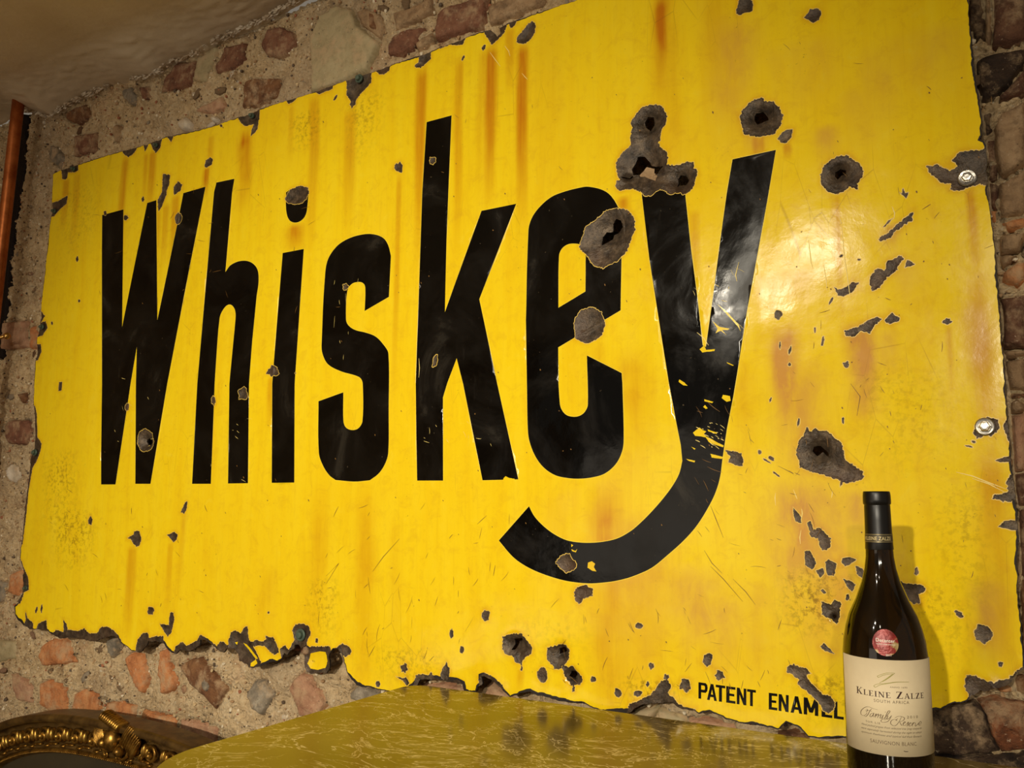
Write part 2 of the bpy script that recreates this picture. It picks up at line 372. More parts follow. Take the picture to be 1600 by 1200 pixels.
# ================================================================== THE WALL
WY = 1.252
wall = None
STONES = [  # (kind, name, proud, polygon in photo pixels on the wall plane)
 ('dstrip','dark_strip',.002,[(28,176),(45,178),(41,215),(40,250),(34,300),(29,330),(25,352),(18,402),(12,452),(6,500),(8,530),(4,560),(-12,560),(-6,500),(0,440),(6,380),(10,320),(18,250)]),  # very dark brown strip running down the wall beside the pipe
 ('red','brick',.004,[(250,144),(257,120),(277,97),(305,94),(306,110),(297,132),(272,141)]),
 ('red','brick',.002,[(335,100),(350,72),(382,66),(383,92),(367,107),(337,115)]),
 ('br','brick',.004,[(380.5,126),(398,121),(436.5,121),(438,135),(429.5,151),(405,165),(377,168),(379,152.5)]),
 ('red','brick',.003,[(215,135),(232,133),(235,152),(220,158)]),
 ('flint','flint',.005,[(190,140),(207,135),(215,155),(207,165),(192,155)]),
 ('br','brick',.002,[(97,175),(135,162),(138,180),(122,195),(102,187)]),
 ('red','brick',.004,[(116,211),(150,206),(151,237),(114,245)]),
 ('be','pebble',.004,[(178,192),(188,196),(192,208),(188,222),(180,222),(175,208)]),
 ('flint','flint',.005,[(78,226),(90,229),(100,245),(92,262),(77,250)]),
 ('wh','pebble',.010,[(279,190),(290,182),(298,192),(296,203),(286,206),(280,200)]),
 ('wh','pebble',.008,[(328,184),(336,181),(340,187),(333,192)]),
 ('pl','plaster_patch',.001,[(310,82),(340,70),(333,100),(322,130),(302,126),(306,104)]),
 ('red','brick',.004,[(407,72),(415,45),(437,40),(460,52),(462,70),(440,92),(415,86)]),
 ('pl','plaster_patch',.006,[(482,57),(500,25),(525,8),(550,15),(560,40),(592,65),(582,90),(574,110),(540,126),(487,146),(485,100)]),
 ('be','stone',.006,[(555,18),(570,12),(592,20),(600,40),(594,62),(575,48),(563,38)]),
 ('br','stone',.009,[(577,18),(590,25),(589,50),(578,44)]),
 ('red','brick',.006,[(605,85),(608,66),(616,54),(640,44),(662,41),(652,60),(645,77),(626,86)]),
 ('be','stone',.005,[(647,67),(662,56),(677,48),(678,64),(662,74),(650,79)]),
 ('red','brick',.008,[(682,24),(695,12),(725,2),(762,-12),(755,45),(725,52),(681,64),(679,45)]),
 ('be','stone',.006,[(762,8),(790,0),(818,-14),(850,-20),(852,4),(800,26),(764,38)]),
 ('be','stone',.006,[(612,20),(640,8),(672,-6),(676,18),(650,32),(616,46)]),
 ('pink','brick',.001,[(300,172),(326,160),(345,150),(352,168),(330,178)]),
 ('pink','brick',.003,[(3,503),(42,500),(44,543),(2,547)]),
 ('or','brick',.004,[(45,512),(56,508),(57,543),(46,546)]),
 ('red','brick',.005,[(6,664),(15,656),(47,656),(51,675),(42,696),(15,694),(5,680)]),
 ('br','stone',.004,[(27,615),(40,613),(43,624),(35,631)]),
 ('wh','pebble',.006,[(8,735),(18,724),(30,728),(34,745),(25,756),(12,750)]),
 ('or','brick',.004,[(14,897),(33,888),(38,905),(36,922),(27,932),(13,926)]),
 ('flint','flint',.003,[(-6,905),(6,912),(6,940),(-6,944)]),
 ('pl','plaster_patch',.003,[(-6,1000),(22,1002),(27,1012),(22,1030),(-6,1036)]),
 ('or','brick',.007,[(60,1027),(64,1009),(80,998),(107,1000),(112,1020),(118,1035),(97,1039),(67,1041)]),
 ('or','brick',.007,[(195,1027),(203,1020),(219,1022),(231,1056),(230,1070),(222,1084),(211,1074),(202,1050)]),
 ('or','brick',.006,[(247,1017),(259,1012),(266,1040),(277,1070),(268,1080),(252,1086),(246,1055)]),
 ('br','stone',.010,[(282,1040),(296,1030),(312,1027),(337,1050),(355,1075),(350,1092),(337,1111),(325,1095),(300,1070)]),
 ('flint','flint',.014,[(318,1062),(327,1056),(333,1070),(328,1082),(321,1078)]),
 ('red','pebble',.003,[(279,1072),(288,1070),(291,1080),(284,1087)]),
 ('pink','brick',.004,[(14,1052),(30,1055),(50,1070),(50,1100),(24,1094)]),
 ('or','brick',.005,[(62,1068),(72,1062),(85,1065),(103,1076),(102,1114),(80,1116),(60,1102)]),
 ('or','brick',.006,[(113,1084),(134,1075),(157,1087),(154,1124),(111,1124)]),
 ('or','brick',.005,[(165,1098),(188,1096),(212,1104),(211,1140),(166,1134)]),
 ('or','brick',.005,[(221,1108),(276,1122),(273,1156),(220,1142)]),
 ('pink','brick',.004,[(281,1123),(312,1128),(342,1137),(330,1170),(279,1160)]),
 ('flint','flint',.012,[(400,1062),(415,1062),(430,1085),(418,1107),(410,1118),(394,1108),(388,1085)]),
 ('flint','flint',.008,[(168,1000),(184,992),(186,1014),(178,1030),(170,1020)]),
 ('pink','brick',.008,[(450,1075),(461,1060),(472,1050),(483,1056),(498,1078),(512,1098),(500,1120),(468,1120),(462,1100)]),
 ('red','brick',.006,[(459,1003),(485,1004),(486,1024),(474,1026),(472,1018),(460,1020)]),
 ('flint','flint',.008,[(546,1082),(556,1072),(588,1077),(600,1090),(560,1100),(547,1094)]),
 ('pink','brick',.008,[(650,1072),(664,1066),(700,1068),(724,1074),(726,1098),(650,1090)]),
 ('pink','brick',.008,[(752,1090),(764,1066),(774,1069),(800,1090),(802,1104),(752,1100)]),
 ('pl','stone',.006,[(985,1122),(992,1108),(1008,1104),(1028,1104),(1024,1116),(1018,1128)]),
 ('pl','stone',.004,[(1026,1108),(1050,1112),(1070,1122),(1070,1138),(1028,1130)]),
 ('pink','stone',.004,[(1073,1121),(1100,1122),(1150,1134),(1152,1150),(1074,1140)]),
 ('br','stone',.004,[(1212,1144),(1240,1140),(1262,1152),(1262,1168),(1214,1160)]),
 # right-hand strip
 ('dk','brick',.002,[(1514,-30),(1534,-30),(1536,13),(1539,56),(1522,66),(1512,30)]),
 ('be','stone',.004,[(1537,-40),(1549,-44),(1549,70),(1540,74),(1538,12)]),
 ('mar','brick',.008,[(1551,-40),(1604,-60),(1604,62),(1578,70),(1550,74)]),
 ('dk','stone',.004,[(1525,94),(1550,85),(1604,74),(1602,96),(1580,126),(1556,150),(1532,158)]),
 ('mar','brick',.008,[(1604,98),(1604,148),(1580,152),(1562,158),(1560,149),(1582,127)]),
 ('be','stone',.012,[(1551,198),(1562,178),(1604,154),(1604,254),(1585,268),(1561,281),(1556,240)]),
 ('dk','brick',.000,[(1536,176),(1549,172),(1551,200),(1538,214)]),
 ('mar','brick',-.004,[(1541,216),(1553,214),(1555,250),(1543,252)]),
 ('mar','brick',-.004,[(1543,254),(1557,254),(1558,279),(1544,280)]),
 ('mar','brick',-.004,[(1544,282),(1559,283),(1558,325),(1547,324)]),
 ('or','brick',-.004,[(1548,327),(1558,327),(1557,345),(1550,344)]),
 ('be','stone',.010,[(1561,285),(1585,274),(1604,262),(1604,333),(1562,341)]),
 ('or','stone',.010,[(1562,345),(1604,338),(1604,356),(1590,358),(1572,362)]),
 ('be','stone',.009,[(1560,367),(1578,364),(1604,360),(1596,392),(1562,396)]),
 ('dk','stone',.001,[(1592,398),(1604,370),(1604,404)]),
 ('be','stone',.006,[(1562,399),(1588,396),(1584,406),(1566,418)]),
 ('or','brick',.010,[(1566,424),(1590,407),(1604,408),(1604,436),(1590,449),(1565,441)]),
 ('mar','brick',.010,[(1564,466),(1604,460),(1604,543),(1568,544)]),
 ('be','brick',.006,[(1568,547),(1604,546),(1604,555),(1571,560)]),
 ('be','stone',.010,[(1571,563),(1604,558),(1604,610),(1577,610)]),
 ('br','stone',.004,[(1578,613),(1604,613),(1604,626),(1590,620),(1579,626)]),
 ('be','stone',.009,[(1579,628),(1589,622),(1604,632),(1604,641),(1580,645)]),
 ('pink','brick',.010,[(1580,648),(1604,643),(1604,735),(1584,738)]),
 ('mar','brick',.008,[(1586,741),(1604,738),(1604,790),(1590,792)]),
 ('mar','brick',.004,[(1593,796),(1606,794),(1608,905),(1594,900)]),
 ('br','brick',.004,[(1594,905),(1608,908),(1612,1030),(1597,1020)]),
 ('dk','stone',.006,[(1440,1112),(1495,1098),(1522,1094),(1540,1112),(1545,1140),(1562,1176),(1500,1181),(1440,1183)]),
 ('lay','stone',.012,[(1524,1094),(1558,1087),(1606,1098),(1608,1140),(1606,1174),(1564,1177),(1547,1146),(1540,1116)]),
 ('or','stone',.010,[(1556,1077),(1568,1072),(1585,1074),(1580,1084),(1562,1084)]),
 ('br','stone',.010,[(1584,1064),(1592,1056),(1606,1050),(1606,1090),(1588,1082)]),
 ('dk','stone',.004,[(1440,1184),(1500,1180),(1560,1180),(1606,1176),(1606,1215),(1440,1215)]),
]
def topx(poly, Y): return np.array([[at(x, y, Y)[0], at(x, y, Y)[2]] for x, y in poly])
st_polys = []
for i, (k, nm, pr, poly) in enumerate(STONES):
    P = topx(poly, WY)
    c = P.mean(0); P = resample(P, .007)
    nn = fbm(P[:, 0] * 60, P[:, 1] * 60, 3, 50 + i)
    P = offset(P, nn * .0042)
    st_polys.append(P)

def wall_y(X, Z):
    big = fbm(X * 5, Z * 5, 3, 3) * .016
    med = fbm(X * 30, Z * 30, 4, 8, .6)
    rid = np.abs(fbm(X * 48, Z * 48, 3, 21, .6))
    cr = vnoise(X * 110, Z * 110, 61) * .6 + vnoise(X * 190, Z * 190, 62) * .4
    cb = np.abs(fbm(X * 22, Z * 22, 2, 63)); y = WY + big + med * .014 - .014 * rid + .003 + (cr - .5) * .008 + np.clip(.06 - cb, 0, 1) * .11
    gaps = fbm(X * 14 + 5, Z * 14, 4, 33)
    y += np.clip(np.abs(gaps) * -1 + .012, 0, 1) * .35      # cracks
    return y
gx = np.concatenate([np.arange(-3.24, -2.72, .02), np.arange(-2.72, .30, .0052), np.arange(.30, 1.9, .02)]); gz = np.concatenate([np.arange(0, .38, .03), np.arange(.38, 2.115, .0052)])
GX, GZ = np.meshgrid(gx, gz); fx = GX.ravel(); fz = GZ.ravel()
jx = fx + (vnoise(fx * 400, fz * 400, 5) - .5) * .003; jz = fz + (vnoise(fx * 400, fz * 400, 6) - .5) * .003
fy = wall_y(jx, jz)
for P in st_polys:
    msk = inpoly(P, jx, jz); fy[msk] = WY + .016
# chase behind the copper pipe
pA = at(39, 178, WY); pB = at(1, 530, WY)
tt = (pA[2] - jz) / (pA[2] - pB[2]); px_ = pA[0] + (pB[0] - pA[0]) * tt
dd = np.abs(jx - px_) + fbm(jx * 30, jz * 30, 3, 77) * .008
# top of wall recedes under the ceiling
fy += np.clip((jz - 2.085) / .02, 0, 1) * .02
nx, nz = len(gx), len(gz)
idx = np.arange(nx * nz).reshape(nz, nx)
Fq = np.stack([idx[:-1, :-1], idx[:-1, 1:], idx[1:, 1:], idx[1:, :-1]], -1).reshape(-1, 4)
wall = mesh('wall_back', np.stack([jx, fy, jz], 1), Fq, M_MO, smooth=True)
wall['kind'] = 'structure'
wall['label'] = 'rubble wall of crumbled lime mortar with bricks and flints behind the sign'

for i, (k, nm, pr, poly) in enumerate(STONES):
    P = st_polys[i]
    mn = P.min(0); mx = P.max(0)
    st = .0065
    ax, az = np.meshgrid(np.arange(mn[0], mx[0], st), np.arange(mn[1], mx[1], st))
    ax = ax.ravel() + rng.rand(ax.size) * .002; az = az.ravel() + rng.rand(az.size) * .002
    ok = inpoly(P, ax, az); ax = ax[ok]; az = az[ok]
    if len(ax):
        d = segdist(P, ax, az); ax = ax[d > .002]; az = az[d > .002]
    inner = offset(P, -.0028)
    okk = inpoly(P, inner[:, 0], inner[:, 1]); inner = inner[okk]
    pts = [Vector(p) for p in P] + [Vector(p) for p in inner] + [Vector((a, b)) for a, b in zip(ax, az)]
    n = len(P)
    r = delaunay_2d_cdt(pts, [(a, (a + 1) % n) for a in range(n)], [], 1, 1e-6)
    V = np.array([(v.x, v.y) for v in r[0]]); T = np.array([f for f in r[2] if len(f) == 3])
    if len(T) == 0: continue
    cc = V[T].mean(1); T = T[inpoly(P, cc[:, 0], cc[:, 1])]
    d = segdist(P, V[:, 0], V[:, 1])
    kf = np.clip(d / .005, 0, 1); kf = kf * (2 - kf)
    amp = {'dk': .012, 'flint': .003, 'pl': .003, 'wh': .004}.get(k, .006)
    tilt = (fbm(V[:, 0] * 9, V[:, 1] * 9, 2, 90 + i)) * .012
    ridge = 0
    if k in ('dk', 'lay'): ridge = np.abs(fbm(V[:, 0] * 30, V[:, 1] * 150 + V[:, 0] * 60, 3, 66)) * -.028
    y = WY + .012 - kf * (.012 + pr * .6) + (fbm(V[:, 0] * 45, V[:, 1] * 45, 4, 120 + i) * amp * 2 + tilt + ridge) * kf
    bk = P
    VV = np.stack([V[:, 0], y, V[:, 1]], 1)
    T = [(t[0], t[1], t[2]) for t in T]
    o = mesh(nm, VV, T, BR[k], wall, smooth=True)

# ------------------------------------------------------------------ ceiling, floor
def grid_obj(name, xs, ys, zf, mat, smooth=True):
    A, B = np.meshgrid(xs, ys); a = A.ravel(); b = B.ravel(); z = zf(a, b)
    n = len(xs); m_ = len(ys); ix = np.arange(n * m_).reshape(m_, n)
    q = np.stack([ix[:-1, :-1], ix[:-1, 1:], ix[1:, 1:], ix[1:, :-1]], -1).reshape(-1, 4)
    return mesh(name, np.stack([a, b, z], 1), q, mat, smooth=smooth)
edge_px = [(-60, 215), (0, 190), (20, 176), (48, 172), (60, 176), (85, 182), (104, 166), (122, 156), (180, 130), (245, 118), (272, 97), (300, 88), (345, 62), (400, 38), (440, 16), (480, -6), (600, -62), (900, -180)]
eX = np.array([at(x, y, 1.245)[0] for x, y in edge_px]); eZ = np.array([at(x, y, 1.245)[2] for x, y in edge_px])
def ceil_z(a, b):
    ez = np.interp(a, eX, eZ)
    t = np.clip((b - 1.10) / .14, 0, 1); t = t * t * (3 - 2 * t)
    z0 = 2.098 + fbm(a * 1.5, b * 1.5, 2, 4) * .012
    z = z0 * (1 - t) + ez * t
    rg = fbm(a * 12 + b * 30, b * 60 - a * 14, 3, 14)
    z += (np.abs(rg) * -.012 + .002) * np.exp(-((b - 1.17) / .055) ** 2)
    z += np.clip((b - 1.235) / .02, 0, 1) * fbm(a * 60, b * 60, 3, 19) * .012
    return z
t = NT('old_gloss_ceiling_paint'); n = t.noise(6, 5, .6)
t.base(t.ramp(n, [(.3, srgb(196, 176, 146)), (.7, srgb(212, 194, 166))])); t.set(Roughness=.38)
t.bump(t.math('ADD', t.noise(30, 5, .6), t.math('MULTIPLY', t.noise(6, 3, .5), 2.0)), .35, .004); M_CE = t.m
ceil = grid_obj('ceiling', np.concatenate([np.arange(-3.2, -2.6, .1), np.arange(-2.6, -1.0, .006), np.arange(-1.0, 2.01, .1)]),
    np.concatenate([np.arange(-3.4, .8, .15), np.arange(.85, 1.262, .0055)]), ceil_z, M_CE)
ceil['kind'] = 'structure'; ceil['label'] = 'low brown-grey painted ceiling with rough plaster edge'
# ragged white plaster lip where the ceiling meets the rubble: loose flakes
V = []; Fc = []
R0 = random.Random(5)
for i in range(420):
    x = R0.uniform(-2.33, -1.16)
    if vnoise(np.array([x * 9.]), np.array([0.]), 9)[0] < .30: continue
    z = np.interp(x, eX, eZ) - .006 + fbm(np.array([x * 40.]), np.array([1.0]), 3, 8)[0] * .010 + R0.uniform(-.003, .003)
    y = 1.236 + R0.uniform(-.010, .006); sx = R0.uniform(.003, .010); sz_ = R0.uniform(.001, .003); sy = R0.uniform(.002, .006); b = len(V)
    for dx, dy_, dz in ((-1, 0, 0), (1, 0, 0), (0, -1, 0), (0, 1, 0), (0, 0, -1), (0, 0, 1)):
        V.append((x + (dx + R0.uniform(-.3, .3)) * sx, y + (dy_ + R0.uniform(-.3, .3)) * sy, z + (dz + R0.uniform(-.3, .3)) * sz_ + dx * sx * R0.uniform(-.1, .4)))
    for f in ((0, 2, 5), (2, 1, 5), (1, 3, 5), (3, 0, 5), (2, 0, 4), (1, 2, 4), (3, 1, 4), (0, 3, 4)): Fc.append(tuple(b + k for k in f))
lip = mesh('plaster_lip', V, Fc, BR['wh'], ceil); lip['kind'] = 'stuff'

# grit and pebbles standing out of the mortar
ico = bmesh.new(); bmesh.ops.create_icosphere(ico, subdivisions=1, radius=1); iV = np.array([v.co[:] for v in ico.verts]); iF = [tuple(v.index for v in f.verts) for f in ico.faces]; ico.free()
gxx = rng.uniform(-2.5, .12, 26000); gzz = rng.uniform(.42, 2.09, 26000)
okg = ~((gxx > -2.06) & (gxx < -.06) & (gzz > .86) & (gzz < 1.85))
okg &= ~((gxx > -.88) & (gzz < .74)); gxx = gxx[okg]; gzz = gzz[okg]
for P in st_polys:
    k_ = ~inpoly(P, gxx, gzz); gxx = gxx[k_]; gzz = gzz[k_]
gy = wall_y(gxx, gzz); sz = .0010 + .0034 * rng.rand(len(gxx)) ** 3
V = []; Fc = []; mi = []
for a, b_, c_, q_ in zip(gxx, gy, gzz, sz):
    o_ = len(V); V.extend((iV * (q_ * (.7 + .6 * rng.rand(3))) * (1 + .3 * (rng.rand(len(iV), 1) - .5)) + (a, b_ - .001, c_)).tolist())
    Fc.extend(tuple(k + o_ for k in f) for f in iF); mi.extend([rng.choice(5, p=[.14, .30, .16, .32, .08])] * len(iF))
GM = [mat_plain('grit_pale', srgb(236, 222, 194), .7), mat_plain('grit_buff', srgb(206, 180, 138), .8), mat_plain('grit_dark', srgb(96, 80, 64), .6), mat_plain('grit_tan', srgb(176, 142, 104), .8), mat_plain('grit_red', srgb(168, 108, 76), .8)]
gr = mesh('mortar_grit', V, Fc, None, wall, mats=GM, midx=mi); gr['kind'] = 'stuff'
lumps = []
for k_ in range(5):
    q_ = iV * (1 + .35 * (rng.rand(len(iV), 1) - .5)) * (1, .45, .8); me_ = bpy.data.meshes.new('pebble'); me_.from_pydata(q_.tolist(), [], iF); me_.update()
    me_.polygons.foreach_set('use_smooth', [True] * len(me_.polygons)); me_.materials.append(BR[['be', 'flint', 'pink', 'wh', 'br'][k_]]); lumps.append(me_)
cnt_ = 0
sel = rng.permutation(len(gxx))
for q_ in sel:
    a, c_ = gxx[q_], gzz[q_]
    if a < -2.36 or cnt_ >= 190: continue
    if min(segdist(P, np.array([a]), np.array([c_]))[0] if abs(P[:, 0].mean() - a) < .12 else 1 for P in st_polys) < .008: continue
    o = bpy.data.objects.new('pebble', lumps[rng.choice(5, p=[.42, .22, .12, .08, .16])]); COL.objects.link(o); o.parent = wall
    r_ = .005 + .010 * rng.rand() ** 2; o.location = (a, wall_y(np.array([a]), np.array([c_]))[0] + r_ * .05, c_); o.scale = (r_ * (1 + .7 * rng.rand()), r_ * .8, r_); o.rotation_euler = (0, rng.uniform(0, 6.28), 0); cnt_ += 1

t = NT('brown_floorboards'); t.base(t.ramp(t.noise(1, 5, .6, 0, t.mapping((3, 30, 1))), [(.3, srgb(84, 68, 48)), (.7, srgb(128, 108, 82))])); t.set(Roughness=.4); M_FL = t.m
wl = mesh('wall_left', *box(-3.24, -3.20, -3.4, 1.30, 0, 2.12), M_MO); wl['kind'] = 'structure'
fl = mesh('floor', *box(-3.2, 2.0, -3.4, 1.30, -.02, 0), M_FL); fl['kind'] = 'structure'

# ================================================================== THE ENAMEL SIGN
SY = 1.215
OUT = [(82,272),(95,265),(120,257),(150,247),(170,241),(200,233),(225,227),(260,214),(300,206),(330,198),(370,184),(400,172.5),(430,162),(480,147),(520,133),(545,124),(580,113),(615,100),(655,87),(700,70),(745,53),
 (764,46),(770,50),(776,57),(781,52),(779,43),(800,34),(850,17),(900,1),(1000,-31),(1200,-96),(1400,-161),(1508,-197),
 (1511,-100),(1513,0),(1516,40),(1520,80),(1523,112),(1527,135),(1533,180),(1535,215),(1531,222),(1537,226),(1541,232),(1542,270),(1543,300),(1547,330),(1552,370),(1556,405),(1560,450),(1563,500),(1566,540),(1570,590),(1573,640),(1577,680),(1580,720),(1585,760),(1589,800),(1591,830),(1591,860),(1588,880),(1591,892),(1589,917),(1595,972),(1599,1015),(1600,1043),
 (1596.7,1045),(1590,1050),(1583,1057),(1580,1063),(1572,1070),(1562,1072.5),(1553,1073),(1547,1077),(1538,1079),(1532,1076),(1530,1080),(1523,1082.5),(1518,1085),(1513,1092),(1503,1096),(1493,1096),(1483,1100),(1473,1107),(1465,1107.5),(1457,1109),(1440,1116),(1420,1124),(1400,1130),(1380,1134),(1360,1142),(1340,1148),
 (1320.5,1152),(1307.5,1150),(1289.6,1152.7),(1275,1152.7),(1263.6,1150),(1255.5,1142),(1245.7,1134),(1236,1130.7),(1229.5,1127.5),(1223,1134),(1216.5,1139),(1210,1138),(1197,1134),(1184,1132),(1171,1131.6),(1158,1129),(1145,1126),(1135,1122.6),(1124,1117.7),(1115.7,1113.7),(1109,1109.6),(1102.7,1113),(1093,1114.5),(1086.5,1111),(1080,1109.6),
 (1065,1108),(1057.5,1104),(1050,1098),(1038.7,1098),(1020,1099.7),(1005,1100.6),(993.7,1105),(986,1112),(975,1116),(960,1114),(941,1110),(928,1106),(913,1098),(902,1097),(885,1096),(872,1094),(860.6,1090),(851,1088),(840,1085.6),(830,1080),(820.6,1080.6),(807.5,1086),(798,1089),(790.6,1081),(779,1071),(768,1061),(757,1056),(753,1057),(754,1067.5),(747.5,1073),(745.6,1081),
 (734,1083),(726,1080),(722,1070),(712,1067.5),(700.6,1065.6),(689,1063),(682,1060),(672.5,1062),(655.6,1061),(652,1069),(646,1076),(620,1084),(604,1080),(588,1077),(580,1074),(567,1073),(557.5,1070.6),(550,1061),(542.5,1050),(539.7,1038.8),(537,1027.5),(532,1018),(529.4,1012.5),(522,1013.4),(516,1020),(512.5,1025.6),(515,1035),(514,1044),(508.8,1052),(495.6,1051),(486,1053.8),(480.6,1050),(477,1042.5),(476,1023.8),(482.5,1022),(483.4,1012.5),(478.8,1007.8),(471,1012.5),(465.6,1007),(461,1007.8),(460,1014),(454,1016),(449.7,1022.8),(445,1020),(442,1029),(435.6,1033),(422.5,1034),(415,1038.8),(405.6,1041.6),(396,1043.4),(387,1038.8),(373.8,1032),(372,1022),(366,1013.4),(358.8,1011.6),(353,1014),(350,1020),(342,1017),(336,1010.6),(328.8,1004),(321,1000),(313.8,999.4),(312,1007),(304,1014),(293,1017),
 (290.6,1017),(281,1015),(273.8,1022),(264,1016),(257,1005),(243.8,1002),(230.6,1002),(225,1010.6),(217.5,1020),(206,1017),(198.8,1010.6),(187.5,1003),(183.8,996.6),(172.5,994),(161,996),(150,1002),(138.8,1002),(122,997),(105,996),(93.8,998),(86,994.7),(78.8,989),(75,984),(58,983.4),(47,983.4),(37.5,976),(28,967.5),(25,960),(25,947),(31,941),(28,940),(37.5,926.7),(36.7,910),(35.8,886.7),(31.7,875),(34,850),(35.8,816.7),(37.5,791),(40,775),(42.5,755),(45,716.7),(50,703),(52.5,680),(51.7,641.7),(53,600),(55,566.7),(58,527),(62.5,496),(64.6,475),(70.8,423),(76,371),(80,330),(81,300)]
s_ = 's'
LET = {
 'W': [[(159.5,336),(192.3,327),(190.3,511),(229.5,317),(243.8,312.5),(245.3,500),(286,301.5),(320.5,291.5),(260,600),(233.8,756),(210.5,756),(211.3,600),(213,542),(203,600),(180.5,757),(158.5,757),(159,600)]],
 'h': [[(337.5,285),(365.5,279),(362,300),(351.8,425),(360,414,s_),(375,407.5,s_),(390,409,s_),(401,420,s_),(403.2,440,s_),(400,465,s_),(390,600),(387,755),(355.5,755.5),(359,600),(367.5,500,s_),(366.5,484,s_),(359.5,475.8,s_),(351,480,s_),(343,497,s_),(335.8,600),(328.3,756),(298.8,756),(308,600),(333.8,300)]],
 'i': [[(440.8,395),(474.3,388.8),(460.8,600),(460,754),(424.5,754.5),(425.8,600)],
       [(446,300),(445.8,325,s_),(450,342,s_),(458.8,347.5,s_),(470,344.5,s_),(477.5,335,s_),(480.5,318,s_),(482,300),(470,291),(452,296)]],
 's': [[(608,464),(610.8,400),(606,382.5,s_),(597.5,371,s_),(580,365.5,s_),(560,367.5,s_),(540,375,s_),(525,386,s_),(512.5,405,s_),(508,428,s_),(502.5,537.5,s_),(504,552.5,s_),(512.5,569,s_),(532.5,580,s_),(555,586.5,s_),(564,591,s_),(567.5,600,s_),(567,657.5,s_),(561,668.8,s_),(551,672,s_),(541,668,s_),(537,657.5,s_),(536.8,613),(498,627),(498.3,707.5,s_),(505,727.5,s_),(515,742.5,s_),(525,750),(555,752.5,s_),(578.8,750.5),(592.5,740,s_),(602.5,725,s_),(607.5,707.5,s_),(608,640,s_),(607.5,552.5,s_),(600,538.8,s_),(587.5,526,s_),(572.5,520,s_),(555,515.5,s_),(544,507.5,s_),(540.8,497.5,s_),(542.5,455,s_),(549,444,s_),(560,440.5,s_),(568,443,s_),(570.8,451,s_),(570,486)]],
 'k': [[(667,191),(706,180.5),(701,300),(698,375),(695,487.5),(752.5,329.5),(806,318),(748.8,467.5),(777.5,600),(810,749),(754.5,750.5),(724,600),(713.8,560),(699.5,597.5),(692.5,621),(693,751),(652.5,751),(650,600),(660,300)]],
 'e': [[(970,485),(971,345,s_),(963.8,320,s_),(947.5,300,s_),(920,291.5,s_),(900,294,s_),(877.5,300,s_),(860,307.5,s_),(842.5,322.5,s_),(830,340,s_),(824.5,360,s_),(822,500),(823.8,600),(825,675,s_),(828.8,695,s_),(837.5,715,s_),(850,731,s_),(867.5,742.5,s_),(887.5,747,s_),(905,748,s_),(925,746,s_),(945,740,s_),(962.5,725,s_),(972.5,705,s_),(975,685,s_),(973,600),(971.8,583),(917.5,555.5),(918.8,632,s_),(913.8,643.8,s_),(905,650,s_),(893.8,651,s_),(883.8,647.5,s_),(876.5,637.5,s_),(874.5,625,s_),(873,600),(872.8,543)]],
 'y': [[(1002,300),(1003,277),(1069,263),(1071,307.5),(1080,387.5),(1090,462.5),(1098.8,540),(1103.8,542.5),(1112.5,480),(1127.5,362.5),(1136,300),(1144.5,248.8),(1212.5,234.5),(1199,315),(1182.5,405),(1167.5,487.5),(1152.5,582.5),(1146,620),(1136,670),(1128.8,717.5,s_),(1125,745,s_),(1117.5,770,s_),(1105,795,s_),(1087.5,822.5,s_),(1067.5,845,s_),(1042.5,867.5,s_),(1017.5,887.5,s_),(990,900,s_),(970,906,s_),(950,909.5,s_),(920,911.5,s_),(887.5,908,s_),(862.5,901.5,s_),(835,891,s_),(815,880,s_),(800,868,s_),(780,844.5),(827,791),(835,806,s_),(847.5,820,s_),(865,833.8,s_),(885,843.8,s_),(905,847.5,s_),(925,848,s_),(945,846,s_),(965,841,s_),(985,830,s_),(1000,817.5,s_),(1017.5,800,s_),(1035,780,s_),(1050,760,s_),(1061,740,s_),(1066,720),(1063.8,695),(1057.5,662.5),(1046,600),(1026,475),(1015,405)]],
}
E_IN = [(872.8,481),(873,400,s_),(877,389,s_),(886,382,s_),(897.5,380.5,s_),(907.5,383,s_),(914.3,393,s_),(915,410,s_),(915,455.5)]
# small lettering: boxes in a unit cell (x, y up)
GL = {
 'P': [[(0,0),(.30,0),(.30,1),(0,1)],[(0,1),(.78,1),(.95,.90),(1,.72),(.95,.52),(.78,.40),(0,.40),(0,.57),(.62,.57),(.70,.62),(.70,.78),(.62,.83),(0,.83)]],
 'A': [[(0,0),(.27,0),(.62,1),(.36,1)],[(.73,0),(1,0),(.64,1),(.38,1)],[(.2,.2),(.8,.2),(.75,.36),(.25,.36)]],
 'T': [[(0,.84),(1,.84),(1,1),(0,1)],[(.34,0),(.66,0),(.66,1),(.34,1)]],
 'E': [[(0,0),(.36,0),(.36,1),(0,1)],[(0,.84),(1,.84),(1,1),(0,1)],[(0,.43),(.88,.43),(.88,.58),(0,.58)],[(0,0),(1,0),(1,.16),(0,.16)]],
 'N': [[(0,0),(.29,0),(.29,1),(0,1)],[(.71,0),(1,0),(1,1),(.71,1)],[(0,1),(.30,1),(1,0),(.70,0)]],
 'M': [[(0,0),(.24,0),(.24,1),(0,1)],[(.76,0),(1,0),(1,1),(.76,1)],[(0,1),(.26,1),(.62,.15),(.38,.15)],[(1,1),(.74,1),(.38,.15),(.62,.15)]],
 'L': [[(0,0),(.36,0),(.36,1),(0,1)],[(0,0),(1,0),(1,.16),(0,.16)]],
}
SMALL = [('P',1091,1105.5),('A',1104.5,1120),('T',1118,1133),('E',1134.5,1149),('N',1151,1166),('T',1167,1181),
         ('E',1201,1214.5),('N',1216.5,1232.5),('A',1235.5,1254),('M',1256,1279),('E',1284,1301),('L',1303.5,1319)]
